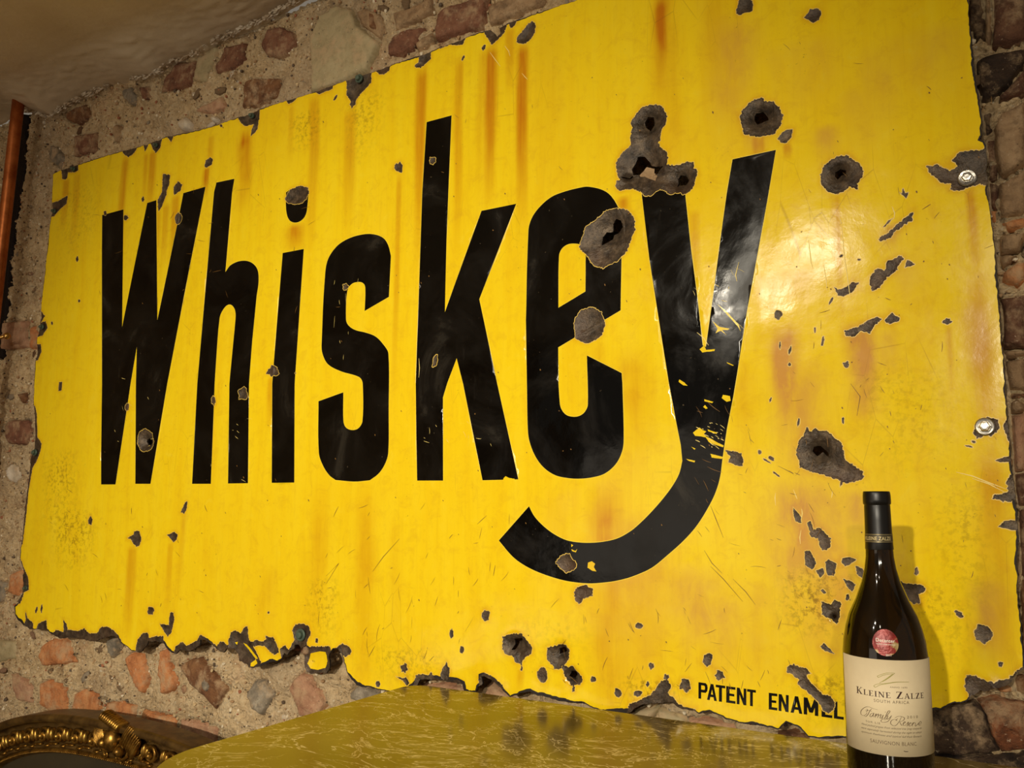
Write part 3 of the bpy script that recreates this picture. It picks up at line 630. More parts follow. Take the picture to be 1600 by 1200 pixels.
def zline(x):   # (base, cap) pixel rows
    return np.interp(x, [1091, 1181, 1201, 1319], [1091.5, 1104.5, 1108.5, 1124]), np.interp(x, [1091, 1181, 1201, 1319], [1066, 1078.5, 1082.5, 1097])

def blob(cx, cy, rx, ry, rot=0, seed=0, n=14, rough=.28):
    R = random.Random(seed * 131 + int(cx * 7 + cy)); out = []
    for k in range(n):
        a = 2 * math.pi * k / n; q = 1 + (R.random() - .5) * 2 * rough
        x = rx * q * math.cos(a); y = ry * q * math.sin(a)
        c, s = math.cos(rot), math.sin(rot); out.append((cx + x * c - y * s, cy + x * s + y * c))
    return out
CH = [
 [(1001,168.5),(1014,164),(1026.7,163),(1033.8,166),(1042.5,181),(1039,195.4),(1031.5,206.5),(1032,217.6),(1028,221),(1031.5,230),(1041,236.6),(1043,244.5),(1041.7,257),(1050.5,258),(1061.5,258),(1071,252.4),(1084.5,253),(1084.5,262),(1090,268),(1087,281),(1082,293.6),(1071,304),(1058,300.7),(1045.7,304),(1039,298),(1031.5,296),(1023.5,300),(1017,305.5),(1007.7,305.5),(1001,300),(990,295),(979,296),(968,298),(961,290.5),(963,283),(968,281),(963,268),(962.5,254),(965,247.7),(973,236.6),(985.5,227),(984,214),(987,202),(986,187.5),(992,179.6)],
 [(1188.7,152.5),(1197,158.5),(1207.5,159),(1219.5,170.5),(1223,181),(1221.7,193),(1215,203.5),(1207.5,211.7),(1197,211.7),(1183.5,214),(1173,212.5),(1162.5,209.5),(1159.5,199),(1155.7,184),(1159.5,173.5),(1168.5,161.5),(1177.5,155.5)],
 [(1230,202),(1238,203.5),(1237.5,214),(1230,223.7),(1221,223),(1215.7,217),(1222.5,208)],
 [(1306.5,247),(1324.5,244),(1333.5,251.5),(1344,257.5),(1350.7,269.5),(1348.5,278.5),(1341,287.5),(1341,296.5),(1332,295.7),(1327.5,293.5),(1318.5,301),(1305,304.7),(1293,299.5),(1284,289),(1283,274),(1288.5,260.5),(1297.5,253)],
 [(963.8,325),(980,327.5),(991,340),(992.5,360),(985,377.5),(980,392.5),(965,407.5),(942.5,419),(927.5,415),(920,402.5),(905,387.5),(908.8,372.5),(915,355),(935,340),(947.5,328.8)],
 [(907.5,485),(923.8,480),(940,487.5),(946,507.5),(940,525),(925,535),(915,537.5),(900,528.8),(897.5,505),(901,495)],
 [(1261,667.5),(1267.5,675),(1275,668.8),(1282.5,675),(1292.5,672.5),(1305,685),(1315,690),(1318.8,705),(1322.5,720),(1335,727.5),(1350,737.5),(1350,747.5),(1337.5,752.5),(1322.5,755),(1305,747.5),(1287.5,742.5),(1267.5,737.5),(1250,730),(1250,720),(1243.8,710),(1247.5,690),(1257.5,680)],
 [(452,296),(467.5,290),(481,293),(482.5,302),(478,311),(472.5,316),(460,319.5),(447.5,316),(444,310)],
 [(254,272),(265.6,272.8),(264,288.5),(260,298),(259.5,304),(252.5,321.8),(247,330.5),(245.5,313),(253,300)],
 [(278,283),(284,288.5),(282,297),(271,305),(271,292)],
 [(319,260),(321,250),(328,246),(332,249),(330,257),(322,262)],
 [(877.5,867.5),(890,865),(895,875),(901,880),(897.5,890),(885,895),(875,887.5),(868.8,877.5)],
 [(1375,380),(1375,372.5),(1390,365),(1402.5,352.5),(1412.5,345),(1428.8,332.5),(1425,347.5),(1412.5,355),(1397.5,365),(1392.5,372.5)],
 [(1358.8,440),(1362.5,430),(1372.5,420),(1382.5,425),(1387.5,410),(1410,401),(1412.5,406),(1402.5,422.5),(1387.5,435),(1375,450),(1363.8,456)],
 [(1415,420),(1418,408),(1424,410),(1430,415),(1422,418)],
 [(1303.8,448.8),(1310,453),(1318,452),(1334,442),(1342.5,442.5),(1335,455),(1320,463.8),(1310,462.5)],
 [(1320,517.5),(1340,512.5),(1355,502.5),(1370,496),(1378,500),(1365,512.5),(1360,522.5),(1345,517.5),(1335,527.5),(1322.5,526)],
 [(1382.5,502.5),(1395,490),(1400,495),(1407.5,497.5),(1405,503),(1390,507.5)],
 [(1407,303),(1410,305),(1412,297),(1415,304),(1421,303),(1417,312)],
 [(1390,346),(1396,343),(1384,356),(1380,357)],
 [(1449,262.7),(1465,261),(1486.7,270.7),(1497,264),(1489,254.7),(1500,241),(1521,238.7),(1534.7,238.7),(1541,233),(1556,240),(1556,293),(1540,294.7),(1529,290.7),(1518.7,294.7),(1500,301),(1486.7,300),(1486.7,290.7),(1473,289),(1462.7,281),(1452,272)],
 [(1523,668),(1530,656.7),(1546.7,653),(1560,656.7),(1561.7,666.7),(1556.7,676.7),(1550,682.5),(1541.7,679),(1535,684),(1526.7,685.8),(1521.7,678)],
 [(1567.5,666.7),(1573,658),(1590,655),(1590,695),(1578,692),(1572.5,680)],
 [(1555.8,720),(1563,716.7),(1573,714),(1592,714),(1592,724),(1583,722.5),(1563,722.5)],
 [(1573,755),(1578,742),(1592,740),(1600,785),(1586,783),(1568,783),(1551.7,779),(1551.7,774),(1566.7,773),(1574,768)],
 [(1560,823),(1570,814),(1588,812),(1600,812),(1600,830),(1583,828),(1573,825)],
 [(92,597),(97,597),(96,610),(91,611)],
 [(286,803),(281,800),(288,785),(292,783),(290,795)],
 [(203,842),(197,841),(207,836),(208,830),(216,829),(219,842),(216,853),(211,854),(206,848)],
 [(259,836),(270,831),(276,835),(275,843),(270,847)],
 [(139,813),(143,806),(146,812),(144,820),(140,819)],
 [(249,975),(258.8,976),(264,977),(264,965.6),(266,957),(271,958),(272,967.5),(268,988),(261.6,994.7),(256,986)],
 [(40,955),(43,965),(52,974),(54,990),(36,984),(41,970)],
 [(56,990),(60,975),(72,968),(76,990)],
 [(99,968),(104,975),(107,990),(100,990)],
 [(82,990),(88,984),(100,988),(108,984),(122,986),(132,982),(140,990),(152,989),(158,980),(168,979),(178,985),(190,1000),(190,1012),(82,1010)],
 [(210,1024),(214,1000),(222,990),(230,988),(234,997),(243,994),(255,994),(259,1008),(225,1016)],
 [(270,1025),(275,1010),(285,1003),(292,1009),(300,1005),(309,1001),(314,991),(322,996),(331,1003),(340,1009),(345,1002),(352,1004),(358,1010),(360,1024),(270,1030)],
 [(359,1014),(358,1000),(362,988),(370,985),(378,990),(382,980),(388,978),(389,995),(392,1003),(402,1000),(412,1003),(417,998),(416,993),(422,996),(428,995),(434,1010),(437,1020),(430,1023),(422,1018),(414,1009),(405,1008),(397,1010),(404,1024),(410,1035),(408,1046),(396,1048),(383,1040),(366,1032)],
 [(438,1014),(446,1008),(452,1015),(458,1008),(464,1010),(452,1026),(442,1028)],
 [(457,985),(461,976),(472,974),(482,978),(486,990),(481,1000),(481,1012),(470,1016),(455,1010),(460,1000)],
 [(474,1060),(474,1018),(488,1010),(516,1010),(520,1020),(520,1060)],
 [(527,1012),(535,1005),(545,1010),(549,1017),(547,1023),(540,1026),(530,1022)],
 [(617,1057),(630,1060),(634,1058),(640,1068),(636,1072),(629,1064)],
 [(645,1080),(650,1055),(660,1053),(668,1056),(673,1050),(680,1060),(690,1063),(700,1061),(706,1065),(714,1062),(722,1068),(726,1082),(645,1090)],
 [(750,1085),(749,1062),(752,1055),(758,1052),(768,1056),(775,1062),(787,1070),(787,1090)],
 [(785,994),(796,991),(815,990),(820,996),(827.5,1004),(832.5,1012.5),(830,1021),(821,1027.5),(816,1036),(816,1047),(814,1047),(814,1037),(806,1035),(802.5,1026),(790,1022.5),(785,1012.5),(786,1001)],
 [(855,1012.5),(865,1010),(872.5,1007.5),(884,1007.5),(889,1016),(889,1027.5),(885,1036),(879,1040),(874,1046),(866,1045),(864,1039),(855,1031)],
 [(877.5,1038),(887.5,1042.5),(894,1041),(899,1049),(907.5,1056),(910,1062.5),(906,1070),(897,1071),(898,1080),(895,1080),(894,1071),(887.5,1065),(881,1055)],
 [(897,925),(903,917),(915,914),(926,920),(927,930),(920,933),(912,936),(905,944),(899,938)],
 [(1098,1035),(1100,1024),(1108,1020),(1113,1024),(1111,1038),(1104,1042)],
 [(980,1118),(983,1100),(995,1097),(1006,1090),(1016,1086),(1024,1078),(1028,1070),(1034,1063),(1042,1062),(1049,1072),(1047,1077),(1043,1082),(1052,1090),(1058,1097),(1070,1106),(1086,1108),(1080,1118)],
 [(1231,1040),(1241,1038),(1249,1043),(1259,1044),(1267.7,1052),(1260,1054),(1263.6,1062.5),(1275,1074),(1284.7,1083.6),(1296,1087),(1306,1096.6),(1302.6,1108),(1294.5,1114.5),(1284.7,1108),(1281.5,1101.5),(1271.7,1088.5),(1263.6,1082),(1254,1075.5),(1247,1069),(1249,1061),(1237.6,1054),(1230,1051)],
 [(1239,792),(1246.6,800.7),(1252,809),(1252,817),(1243,815),(1240,803)],
 [(1261.8,816),(1267,815),(1270.4,829),(1280,823.4),(1291,833),(1298.6,842),(1297.5,855),(1286.7,861),(1280,850.5),(1280,842),(1267,838.6),(1264,826.7)],
 [(1257.4,861),(1265,860),(1271.5,870),(1276,881),(1269,890.6),(1258.5,883)],
 [(1274.8,891.7),(1286.7,887),(1289,896),(1282,902.5)],
 [(1290,878.7),(1295,874),(1308,881),(1304,900),(1293,899),(1291,889.5)],
 [(1317,872),(1328,870),(1338.7,874),(1330,881),(1321,885),(1316,878.7)],
 [(1318,904.7),(1330,907),(1337.6,913),(1332,924),(1323.5,915.6)],
 [(1282,922),(1286,920),(1292,926),(1288,928)],
 [(1283.4,939),(1297.5,943.7),(1304,937),(1315,940.5),(1312.7,952),(1311.6,965),(1308,975),(1297.5,967.6),(1283.4,959),(1284.5,950)],
 [(1338,884),(1348,888),(1356,900),(1350,906),(1340,896)],
 [(1400,905),(1420,912),(1441,912),(1446.7,920),(1444,925),(1436,928),(1438.7,941),(1430.7,943),(1422.7,938.7),(1400,925)],
 [(1522,987),(1530,974),(1543,976),(1552.6,987),(1549,997.7),(1538.5,1004),(1525.5,997.7)],
 [(1508,1071),(1510,1052),(1523,1054),(1540.7,1061.6),(1553,1064),(1566.7,1060.5),(1576,1058),(1584,1050),(1594,1042),(1606,1038),(1610,1080),(1520,1104),(1515,1086)],
 [(1133,703),(1146,705),(1158,708),(1161,716),(1160,728),(1150,727),(1138,722),(1142,714)],
 [(1282,1010),(1288,1005),(1296,1012),(1304,1021),(1298,1020),(1288,1016)],
 [(807,66),(808,58),(815,50),(825,38),(832,33),(837,38),(836,48),(830,60),(820,68),(812,68)],
 [(1151,22),(1153,5),(1158,-8),(1172,-8),(1177,8),(1175,17),(1165,20),(1158,24)],
 [(1256,29),(1262,23),(1266,16),(1280,15),(1284,24),(1280,33),(1272,37),(1264,32)],
 [(583,108),(612,96),(607.5,110.6),(600,116),(592.5,116)],
 [(540,120),(581,108),(580,128),(572,138),(562,148),(555,158),(556,163),(549,169),(546,163),(549,158),(541,148),(542,135)],
 [(647,103),(654,97.5),(656,80),(674,76),(673,92),(664,101),(658,106),(650.6,105)],
 [(676,70),(729,52),(728,61),(723,70),(714,71),(702.5,70),(689,76)],
 [(755,45),(766,36),(794,30),(791,42),(788,52),(780,60),(769,70),(763,62),(758,54)],
 [(794,30),(810,24),(806,36),(804,40),(798,45)],
 [(372,186),(372,176),(406,164),(405,184),(401.5,203),(391,214),(393,203),(396,194),(384,197),(377,193)],
 [(486,140),(520,128),(519,139),(507,143),(498,147)],[(445,154),(464,148),(463,153),(456,159.5),(450,162)],
 [(94,262),(121,250),(121,265.7),(116,269),(105.5,269),(103,279.7),(96.7,279.7)],
 [(188,232),(215,224),(213,232),(208.7,239.5),(200,245.6),(193,241)],[(223,222),(232,220),(231,228),(226,237)],
 [(234,220),(254,212),(252,223),(250.7,230.7),(243.7,239.5),(238.5,232.5)],[(258,210),(272,206),(271,215),(268,222)],
 [(76,318),(90,314),(100,307.7),(105,305),(103,318),(95,325),(84,337.5),(76,340)],
 [(56,485),(63.5,485),(70,493.7),(64,504),(70.8,502),(74,512.5),(66,524),(56,527)],
 [(50,537),(63.5,538),(65,549),(59,562.5),(50,564)],
 [(46,632),(54,634),(57,645),(58,683),(65,693),(62.5,706.7),(56.7,721.7),(51,730),(47.5,750),(44,775),(42,800),(36,850),(30,850),(30,800),(40,700)],
 [(28,868),(33,873),(38,886.7),(45,903),(46,921.7),(40,925),(38,932),(33,943),(24,941),(30,925)],
 blob(623,262,6,8,0,1), blob(676,251,5,5.5,0,2), blob(427,580,9.5,8,0,3), blob(380,615,8,9,0,4), blob(226,688,12,17,.1,5,18,.1),
 blob(198,636,3,6,0,6), blob(680,565,4,9,.2,7), blob(540,448,4,6,0,8), blob(278,341,5.5,9,.1,9,14,.1), blob(334,626,3.5,7,0,10), blob(1217,492,6,7,.3,11),
 blob(1481,504,6.5,5,0,12), blob(1323,570,5,4.5,0,13), blob(848,1055,8,11,0,14), blob(759,961,7,9,0,15), blob(705,990,3,7,0,16), blob(927,1061,4,5,0,17),
 blob(998,978,6,4.5,0,18), blob(1125,1055,7,8,0,19), blob(1070.6,1070.6,8,11,0,20), blob(1018,1041,4.5,5,0,21), blob(1041,1058,4.5,4,0,22), blob(1012,1069,2.5,4,0,23),
 blob(966,1083,6,8,0,24), blob(997,1084,6.5,5,0,25), blob(631,1044,6,7,0,26), blob(695,1050,7,13,0,27), blob(721,1015,3,6,0,28), blob(590,1069,3,5,0,29), blob(234,955,5,6,0,30),
 blob(1325,933,3,5,0,31), blob(1433,893,3,6,0,32), blob(1499,958,8,4,.7,33), blob(1564,1036,4,4,0,34), blob(756,75,2.5,5,.6,35), blob(724,91,2,4,.4,36), blob(524,152,2,5,.5,37),
 blob(164,333,2,3.5,0,38), blob(196,340,4,4,0,39), blob(223,311,2,4,0,40), blob(122,405,2,4,0,41), blob(124,470,1.6,2.4,0,42), blob(81,505,1.6,2.6,0,43),
 blob(1316,752,2,8,.2,44), blob(1204,625,1.5,4,.3,45), blob(1248,660,2,7,.2,46), blob(1286,534,2,7,.2,47), blob(1235,548,2,7,.3,48), blob(1219,540,1.6,6,0,49), blob(1299,471,1.8,7,.5,50),
 blob(1274,516,1.5,4,0,51), blob(1234,570,2,3,0,52), blob(1318,657,2,5,0,53), blob(57,953,1.5,5,.3,54), blob(65,951,1.3,6,.1,55), blob(495,1001,2,4,0,56), blob(420,957,1.6,1.8,0,57),
 blob(345,196,2.2,2.2,0,58), blob(1205,716,6,2.5,.6,59), blob(1213,741,7,1.3,.6,60), blob(1198,720,7,1.2,.6,61), blob(1187,706,3,3,0,62), blob(1343,407,2.5,1.4,0,63), blob(1315,401,3,2,-.6,64),
 blob(1515,698,6,1.3,.2,65), blob(1522,691,3,2,.5,66),
 blob(462,583,1,1,0,67),
]
HOLES = [
 [(1009,179),(1018,179.6),(1017,192),(1013,201.8),(1004.5,194.6),(1003,187.5)],
 [(993.5,242),(1003,241),(1009,247.7),(1012.4,254),(1020,256.4),(1034,258),(1026.7,265),(1023.5,270),(1018,267),(1017,259),(1004.5,255.6),(995,270),(985.5,270.7),(984,262),(990,251)],
 [(1060,270.7),(1068,271.5),(1073.5,279),(1068,285.7),(1055,289),(1056,276)],
 [(969.7,275.4),(985.5,272),(986,274.6),(971,277.4)],
 [(1179,173.5),(1189.5,171),(1195.5,177),(1199,184),(1189.5,185.5),(1180.5,190.7),(1176,185.5),(1176,178)],
 [(1304,267),(1312.5,262),(1321.5,265),(1320,269.5),(1312.5,271),(1308,279),(1303,274)],
 [(960,340),(967.5,342.5),(970,352.5),(962.5,361),(954,364),(953,371),(946,376),(937.5,382.5),(938,368),(943,360),(952,359),(953.8,347.5)],
 [(1270,697.5),(1280,696),(1292.5,707.5),(1295,715),(1282.5,706),(1275,712.5),(1267.5,705)],
 [(800,999),(815,997),(815,1001),(806,1003),(804,1010),(802.5,1016),(797.5,1016),(800,1007.5)],
 [(871,1014),(880,1011),(885,1017.5),(877.5,1020),(871,1022.5)],
 [(889,1049),(897.5,1050),(900,1057.5),(896,1062.5),(886,1058)],
 blob(1303,964,2.6,2.6,0,70), blob(226,690,4.2,6,0,71,10,.1),
]
YELL = [
 [(485,1021),(498,1018),(508,1019),(510,1034),(506,1044),(495,1047),(484,1045),(480,1037)],
 [(378,1005),(384,1007),(404,1029),(399,1030)],[(392,1036),(399,1030),(403,1036),(398,1041),(393,1041)],[(366,1004),(370,1003),(369,1008)],
 [(919,879),(925,877),(930,881),(928,886),(932,893),(926,892),(918,887)],
 [(1062,593),(1070,598),(1075,603),(1068,602),(1061,597)],[(1083,676),(1093,668),(1098,672),(1104,674),(1100,678),(1105,684),(1096,682),(1086,681)],
 [(1101,681),(1112,686),(1122,692),(1131,696),(1130,699),(1118,695),(1108,691)],[(1106,671),(1120,676),(1120,678),(1107,674)],[(1110,709),(1130,714),(1128,717),(1112,715)],
 [(1130,617),(1141,619),(1142,626),(1136,628),(1128,622)],[(1101,624),(1115,628),(1113,630),(1101,627)],[(1080,698),(1087,701),(1085,702.5)],[(1072,717),(1086,720),(1085,722.5),(1076,720)],
 [(1094,546),(1101,540),(1104,547),(1118,546),(1117,549),(1105,550),(1098,551)],[(1114,502),(1125,511),(1141,514),(1138,516),(1129,516),(1136,524),(1127,517),(1119,521),(1122,514)],[(1121,475),(1136,487),(1155,508),(1158,518),(1153,510),(1135,490)],
 [(893,850),(896,852),(893,855)],[(893,858),(899,861),(902,858),(900,863),(894,861)],[(1102,633),(1106,638),(1103,639),(1099,636)],[(1136,566),(1147,571),(1146,572),(1137,568)],[(787,747),(790,744),(796,747),(804,748),(804,751),(786,751)],
]
PLAS = [[(1004.5,255.6),(1017,259),(1020,270),(1024,272),(1021,280),(1010,276),(1003,272),(996,273),(995,270)]]

X_of = lambda P: topx(P, SY)
def jag(P, amp, freq, seed, step=.0022):
    P = resample(P, step); n = fbm(P[:, 0] * freq, P[:, 1] * freq, 3, seed); return offset(P, n * 2 * amp)
out_p = jag(X_of(OUT), .0016, 160, 1, .003)
# keep the sign rectangle edges lively but do not let long straight runs cross
band = np.clip(fbm(out_p[:, 0] * 22, out_p[:, 1] * 22, 3, 40) + .12, .0, 1) * .012 + .0012
botm = np.interp(out_p[:, 1], [CZ - .30, CZ - .1, CZ + .5], [1.3, .7, .45])
band_p = offset(out_p, -band * botm)
letters = {k: [smooth_path(p) for p in v] for k, v in LET.items()}
letters = {k: [X_of(p) for p in v] for k, v in letters.items()}
e_in = X_of(smooth_path(E_IN))
small = []
for ch, x0, x1 in SMALL:
    polys = []
    for g in GL[ch]:
        q = []
        for (u, v) in g:
            px = x0 + (x1 - x0) * u; b, c = zline(px)
            q.append((px, b + (c - b) * v))
        polys.append(X_of(q))
    small.append((ch, polys))
chips = []
for i, c in enumerate(CH):
    P = X_of(c); sz = (P.max(0) - P.min(0)).min()
    chips.append(jag(P, min(.0022, sz * .08), 480, 200 + i, .0014 if sz > .012 else .001))
holes = [jag(X_of(c), .0005, 400, 400 + i, .002) for i, c in enumerate(HOLES)]
yell = [jag(X_of(c), .0003, 500, 500 + i, .0016) for i, c in enumerate(YELL)]
plas = [jag(X_of(c), .0005, 500, 600 + i, .002) for i, c in enumerate(PLAS)]
rims = [offset(P, .0006 + .0007 * vnoise(P[:, 0] * 300, P[:, 1] * 300, 9)) for P in chips]
louts = [offset(P, .0009) for v in letters.values() for P in v] + [offset(e_in, -.0009)]

pts = []; edges = []
def addpoly(P):
    b = len(pts); n = len(P)
    pts.extend(Vector((float(p[0]), float(p[1]))) for p in P); edges.extend((b + k, b + (k + 1) % n) for k in range(n))
for P in [out_p, band_p, e_in] + [p for v in letters.values() for p in v] + louts + chips + rims + holes + yell + plas: addpoly(P)
for ch, polys in small:
    for P in polys: addpoly(P)
xs, zs = np.meshgrid(np.arange(-2.12, 0, .0055), np.arange(CZ - .36, CZ + .84, .0055))
xs = xs.ravel() + rng.rand(xs.size) * .0014; zs = zs.ravel() + rng.rand(zs.size) * .0014
pts.extend(Vector((float(a), float(b))) for a, b in zip(xs, zs))
for c, rad in [(p.mean(0), .03) for p in holes]:
    a, b = np.meshgrid(np.arange(-rad, rad, .002), np.arange(-rad, rad, .002))
    pts.extend(Vector((float(c[0] + u), float(c[1] + v))) for u, v in zip(a.ravel() + rng.rand(a.size) * 4e-4, b.ravel() + rng.rand(a.size) * 4e-4))
r = delaunay_2d_cdt(pts, edges, [], 0, 1e-7)
V2 = np.array([(v.x, v.y) for v in r[0]]); T = np.array([f[:3] for f in r[2]])
C = V2[T].mean(1); cx, cz = C[:, 0], C[:, 1]
ins = lambda P: inpoly(P, cx, cz)
code = np.full(len(T), -1)
inside = ins(out_p)
code[inside] = 0                                   # yellow
for P in louts[:-1]: code[ins(P) & inside] = 2
code[ins(louts[-1]) & inside] = 0
code[ins(e_in) & inside & ~ins(louts[-1])] = 2
OBJ = {}                                            # code -> (name, material)
cid = 10
e_hole = ins(e_in)
for k, v in letters.items():
    mk = np.zeros(len(T), bool)
    for P in v: mk |= ins(P)
    if k == 'e': mk &= ~e_hole
    code[mk & inside] = cid; OBJ[cid] = ('letter', M_K); cid += 1
for ch, polys in small:
    mk = np.zeros(len(T), bool)
    for P in polys: mk |= ins(P)
    code[mk & inside] = cid; OBJ[cid] = ('small_letter', M_K); cid += 1
for P in rims: code[ins(P) & inside] = 1
code[inside & ~ins(band_p)] = 3
chip_codes = []
for P in chips:
    mk = ins(P) & inside; code[mk] = cid; OBJ[cid] = ('bare_patch', M_ST); chip_codes.append(cid); cid += 1
for P in yell: code[ins(P) & inside] = 0
for P in plas: code[ins(P) & inside] = cid; 
OBJ[cid] = ('plaster_lump', BR['be']); cid += 1
for P in holes: code[ins(P)] = -1
keep = code >= 0; T = T[keep]; code = code[keep]

# depth: gentle waves of the sheet, impact craters, chipped-out steel
vx, vz = V2[:, 0], V2[:, 1]
calm = 1 - .85 * np.clip((vx + .45) / .25, 0, 1)
dy = fbm(vx * 3.1, vz * 3.1, 2, 301) * .0075 * calm + fbm(vx * 11, vz * 11, 2, 302) * .0016 * calm
dy -= .034 * np.clip(vx + .32, 0, 1)          # right end springs away from the wall
for P in holes:
    c = P.mean(0); R = np.sqrt(abs(.5 * np.sum(P[:, 0] * np.roll(P[:, 1], -1) - np.roll(P[:, 0], -1) * P[:, 1])) / math.pi)
    d = np.hypot(vx - c[0], vz - c[1]); dy += .010 * np.exp(-(d / (R * 1.5)) ** 2)
for i, P in enumerate(chips):
    mn = P.min(0); mx = P.max(0)
    q = np.nonzero((vx > mn[0]) & (vx < mx[0]) & (vz > mn[1]) & (vz < mx[1]))[0]
    if len(q) == 0: continue
    q = q[inpoly(P, vx[q], vz[q])]
    if len(q) == 0: continue
    d = segdist(P, vx[q], vz[q]); sz = min(mx - mn)
    dy[q] += np.clip(d / .0012, 0, 1) * .0009
    if sz > .02: dy[q] += (1 - np.exp(-(d / .012) ** 2)) * .004 + fbm(vx[q] * 260, vz[q] * 260, 2, 7) * .0012 * np.clip(d / .002, 0, 1)
edg = vz < CZ - .18
de = segdist(out_p[::2], vx[edg], vz[edg]); dy[edg] += -np.exp(-(de / .012) ** 2) * .004 * (vnoise(vx[edg] * 30, vz[edg] * 30, 12))
V3 = np.stack([vx, SY + dy, vz], 1)
# the rubble lies deeper behind the sheet, so its ragged edge throws a dark gap
wv = np.empty(len(wall.data.vertices) * 3); wall.data.vertices.foreach_get('co', wv); wv = wv.reshape(-1, 3)
mb = offset(resample(X_of(OUT), .02), -.003)
ib = inpoly(mb, wv[:, 0], wv[:, 2]); wv[ib, 1] += .035; wall.data.vertices.foreach_set('co', wv.ravel()); wall.data.update()

# stains with a shape of their own (rust runs, tan haze, grime), stored per vertex
stain = np.zeros((len(V2), 4)); stain[:, 3] = 1
def streak(ch, px, y0, y1, wpx, s):
    a = at(px, y0, SY); b = at(px, y1, SY); w_ = abs(at(px + wpx, (y0 + y1) / 2, SY)[0] - at(px, (y0 + y1) / 2, SY)[0])
    xc = a[0]; L = a[2] - b[2]
    tt = (a[2] - vz) / L
    wob = fbm(vx * 0 + xc * 9, vz * 7, 2, int(px)) * w_ * .8
    f = np.exp(-np.abs((vx - xc - wob) / w_) ** (4 if wpx < 10 else 2.4)) * (np.clip(tt * 14 + .4, 0, 1) if wpx < 10 else np.clip(tt * 5 + .1, 0, 1) * np.clip(1.05 + fbm(vx * 40, vz * 18, 3, int(px) + 1) * 1.5, 0, 1.25)) * np.clip((1 - tt) * 1.6, 0, 1) ** .8
    stain[:, ch] = np.maximum(stain[:, ch], f * s)
for a in [(103,280,360,5,.6),(120,270,400,5,.35),(195,245,440,6,.65),(238,236,340,6,.7),(228,240,330,3,.5),(275,305,420,6,.6),(258,320,420,5,.5),(322,262,310,5,.9),(383,200,330,10,.9),(330,212,280,5,.4),(492,150,400,8,.5),(455,165,260,4,.35),
          (548,172,360,9,.5),(624,272,640,4.5,.5),(660,108,420,9,.75),(718,92,400,6,.6),(766,76,330,9,.95),(816,70,360,9,1.0),(796,45,150,7,.5),(752,80,330,5,.35),(1031,-20,170,12,.95),(1180,214,252,6,.7),(1190,214,250,4,.8),(1230,224,252,6,.7),
          (462,347,395,15,.65),(424,590,680,5,.5),(206,854,1000,7,.5),(266,848,970,4,.45),(243,330,460,7,.5),(285,800,940,4,.3),(1307,305,520,6,.55),(1517,300,440,7,.7),(1526,420,760,18,.55),(1483,510,620,4,.5),(1545,690,1060,22,.65),
          (945,745,1160,26,.62),(1000,800,1100,40,.3),(500,755,1050,14,.30),(574,755,1080,16,.36),(620,800,1060,10,.2),(420,880,1040,14,.25),(985,540,760,26,.38),(1084,330,450,8,.45),(975,305,345,10,.7),(1345,600,720,16,.3),(813,1046,1080,5,.5),
          (1012,560,720,18,.3),(1160,560,760,20,.2),(870,760,900,20,.15),(930,530,640,14,.25),(1040,-20,420,26,.22),(850,0,420,30,.15),(1120,-40,250,30,.25),(1580,500,1000,12,.3)]: streak(0, *a)
for a in [(1225,505,700,20,.95),(1342,500,660,22,.9),(1385,512,600,16,.5),(1255,560,800,42,.55),(1415,400,470,20,.25),(1140,20,240,34,.35),(1290,195,260,20,.35),(1380,60,220,40,.22),(1450,40,200,50,.20),(1525,470,600,22,.6),
          (1260,740,1010,60,.65),(1290,860,1060,40,.5),(1090,880,1080,60,.45),(1180,900,1100,40,.25),(1180,200,260,22,.35),(1250,60,180,60,.2),(1390,350,400,14,.5),(1540,900,1040,26,.5),(1330,760,860,26,.5),(985,800,1100,50,.35),(1240,420,480,60,.25),(1345,130,240,30,.2)]: streak(1, *a)
for a in [(1270,880,1000,46,.75),(115,790,900,30,.6),(100,700,860,26,.4),(510,900,1010,22,.5),(650,1010,1080,60,.35),(1400,560,760,70,.25),(570,140,260,26,.35),(480,170,240,22,.45),(1290,1050,1140,40,.5),(1020,1060,1110,50,.5),(1480,900,1060,60,.25),(120,280,420,30,.25),(1500,740,1000,40,.25),(840,960,1060,60,.2)]: streak(2, *a)
# rust halo round the chips
for P in chips:
    mn = P.min(0) - .02; mx = P.max(0) + .02
    q = np.nonzero((vx > mn[0]) & (vx < mx[0]) & (vz > mn[1]) & (vz < mx[1]))[0]
    if len(q) and (mx - mn).min() > .052:
        d = segdist(P[::2], vx[q], vz[q]); stain[q, 0] = np.maximum(stain[q, 0], .34 * np.exp(-(d / .005) ** 2) * (.4 + vnoise(vx[q] * 60, vz[q] * 60, 4)))

sign = empty('enamel_sign', tuple(at(800, 1085, SY)), 'large rusty yellow enamel sign lettered Whiskey in black on the rubble wall', 'sign')
def sub(name, mask, mat, mats=None, midx=None):
    t_ = T[mask]
    if len(t_) == 0: return None
    u, inv = np.unique(t_, return_inverse=True); inv = inv.reshape(t_.shape)
    o = mesh(name, V3[u], inv[:, ::-1] if False else inv, mat, sign, smooth=True, mats=mats, midx=midx)
    if name == 'yellow_enamel':
        ca = o.data.color_attributes.new('stain', 'FLOAT_COLOR', 'POINT'); ca.data.foreach_set('color', stain[u].astype(np.float32).ravel())
    return o
mk = code <= 3
sub('yellow_enamel', mk, M_Y, mats=[M_Y, M_RIM, M_OUTL, M_DARK], midx=code[mk])
for c in range(10, cid):
    o = sub(OBJ[c][0], code == c, OBJ[c][1])
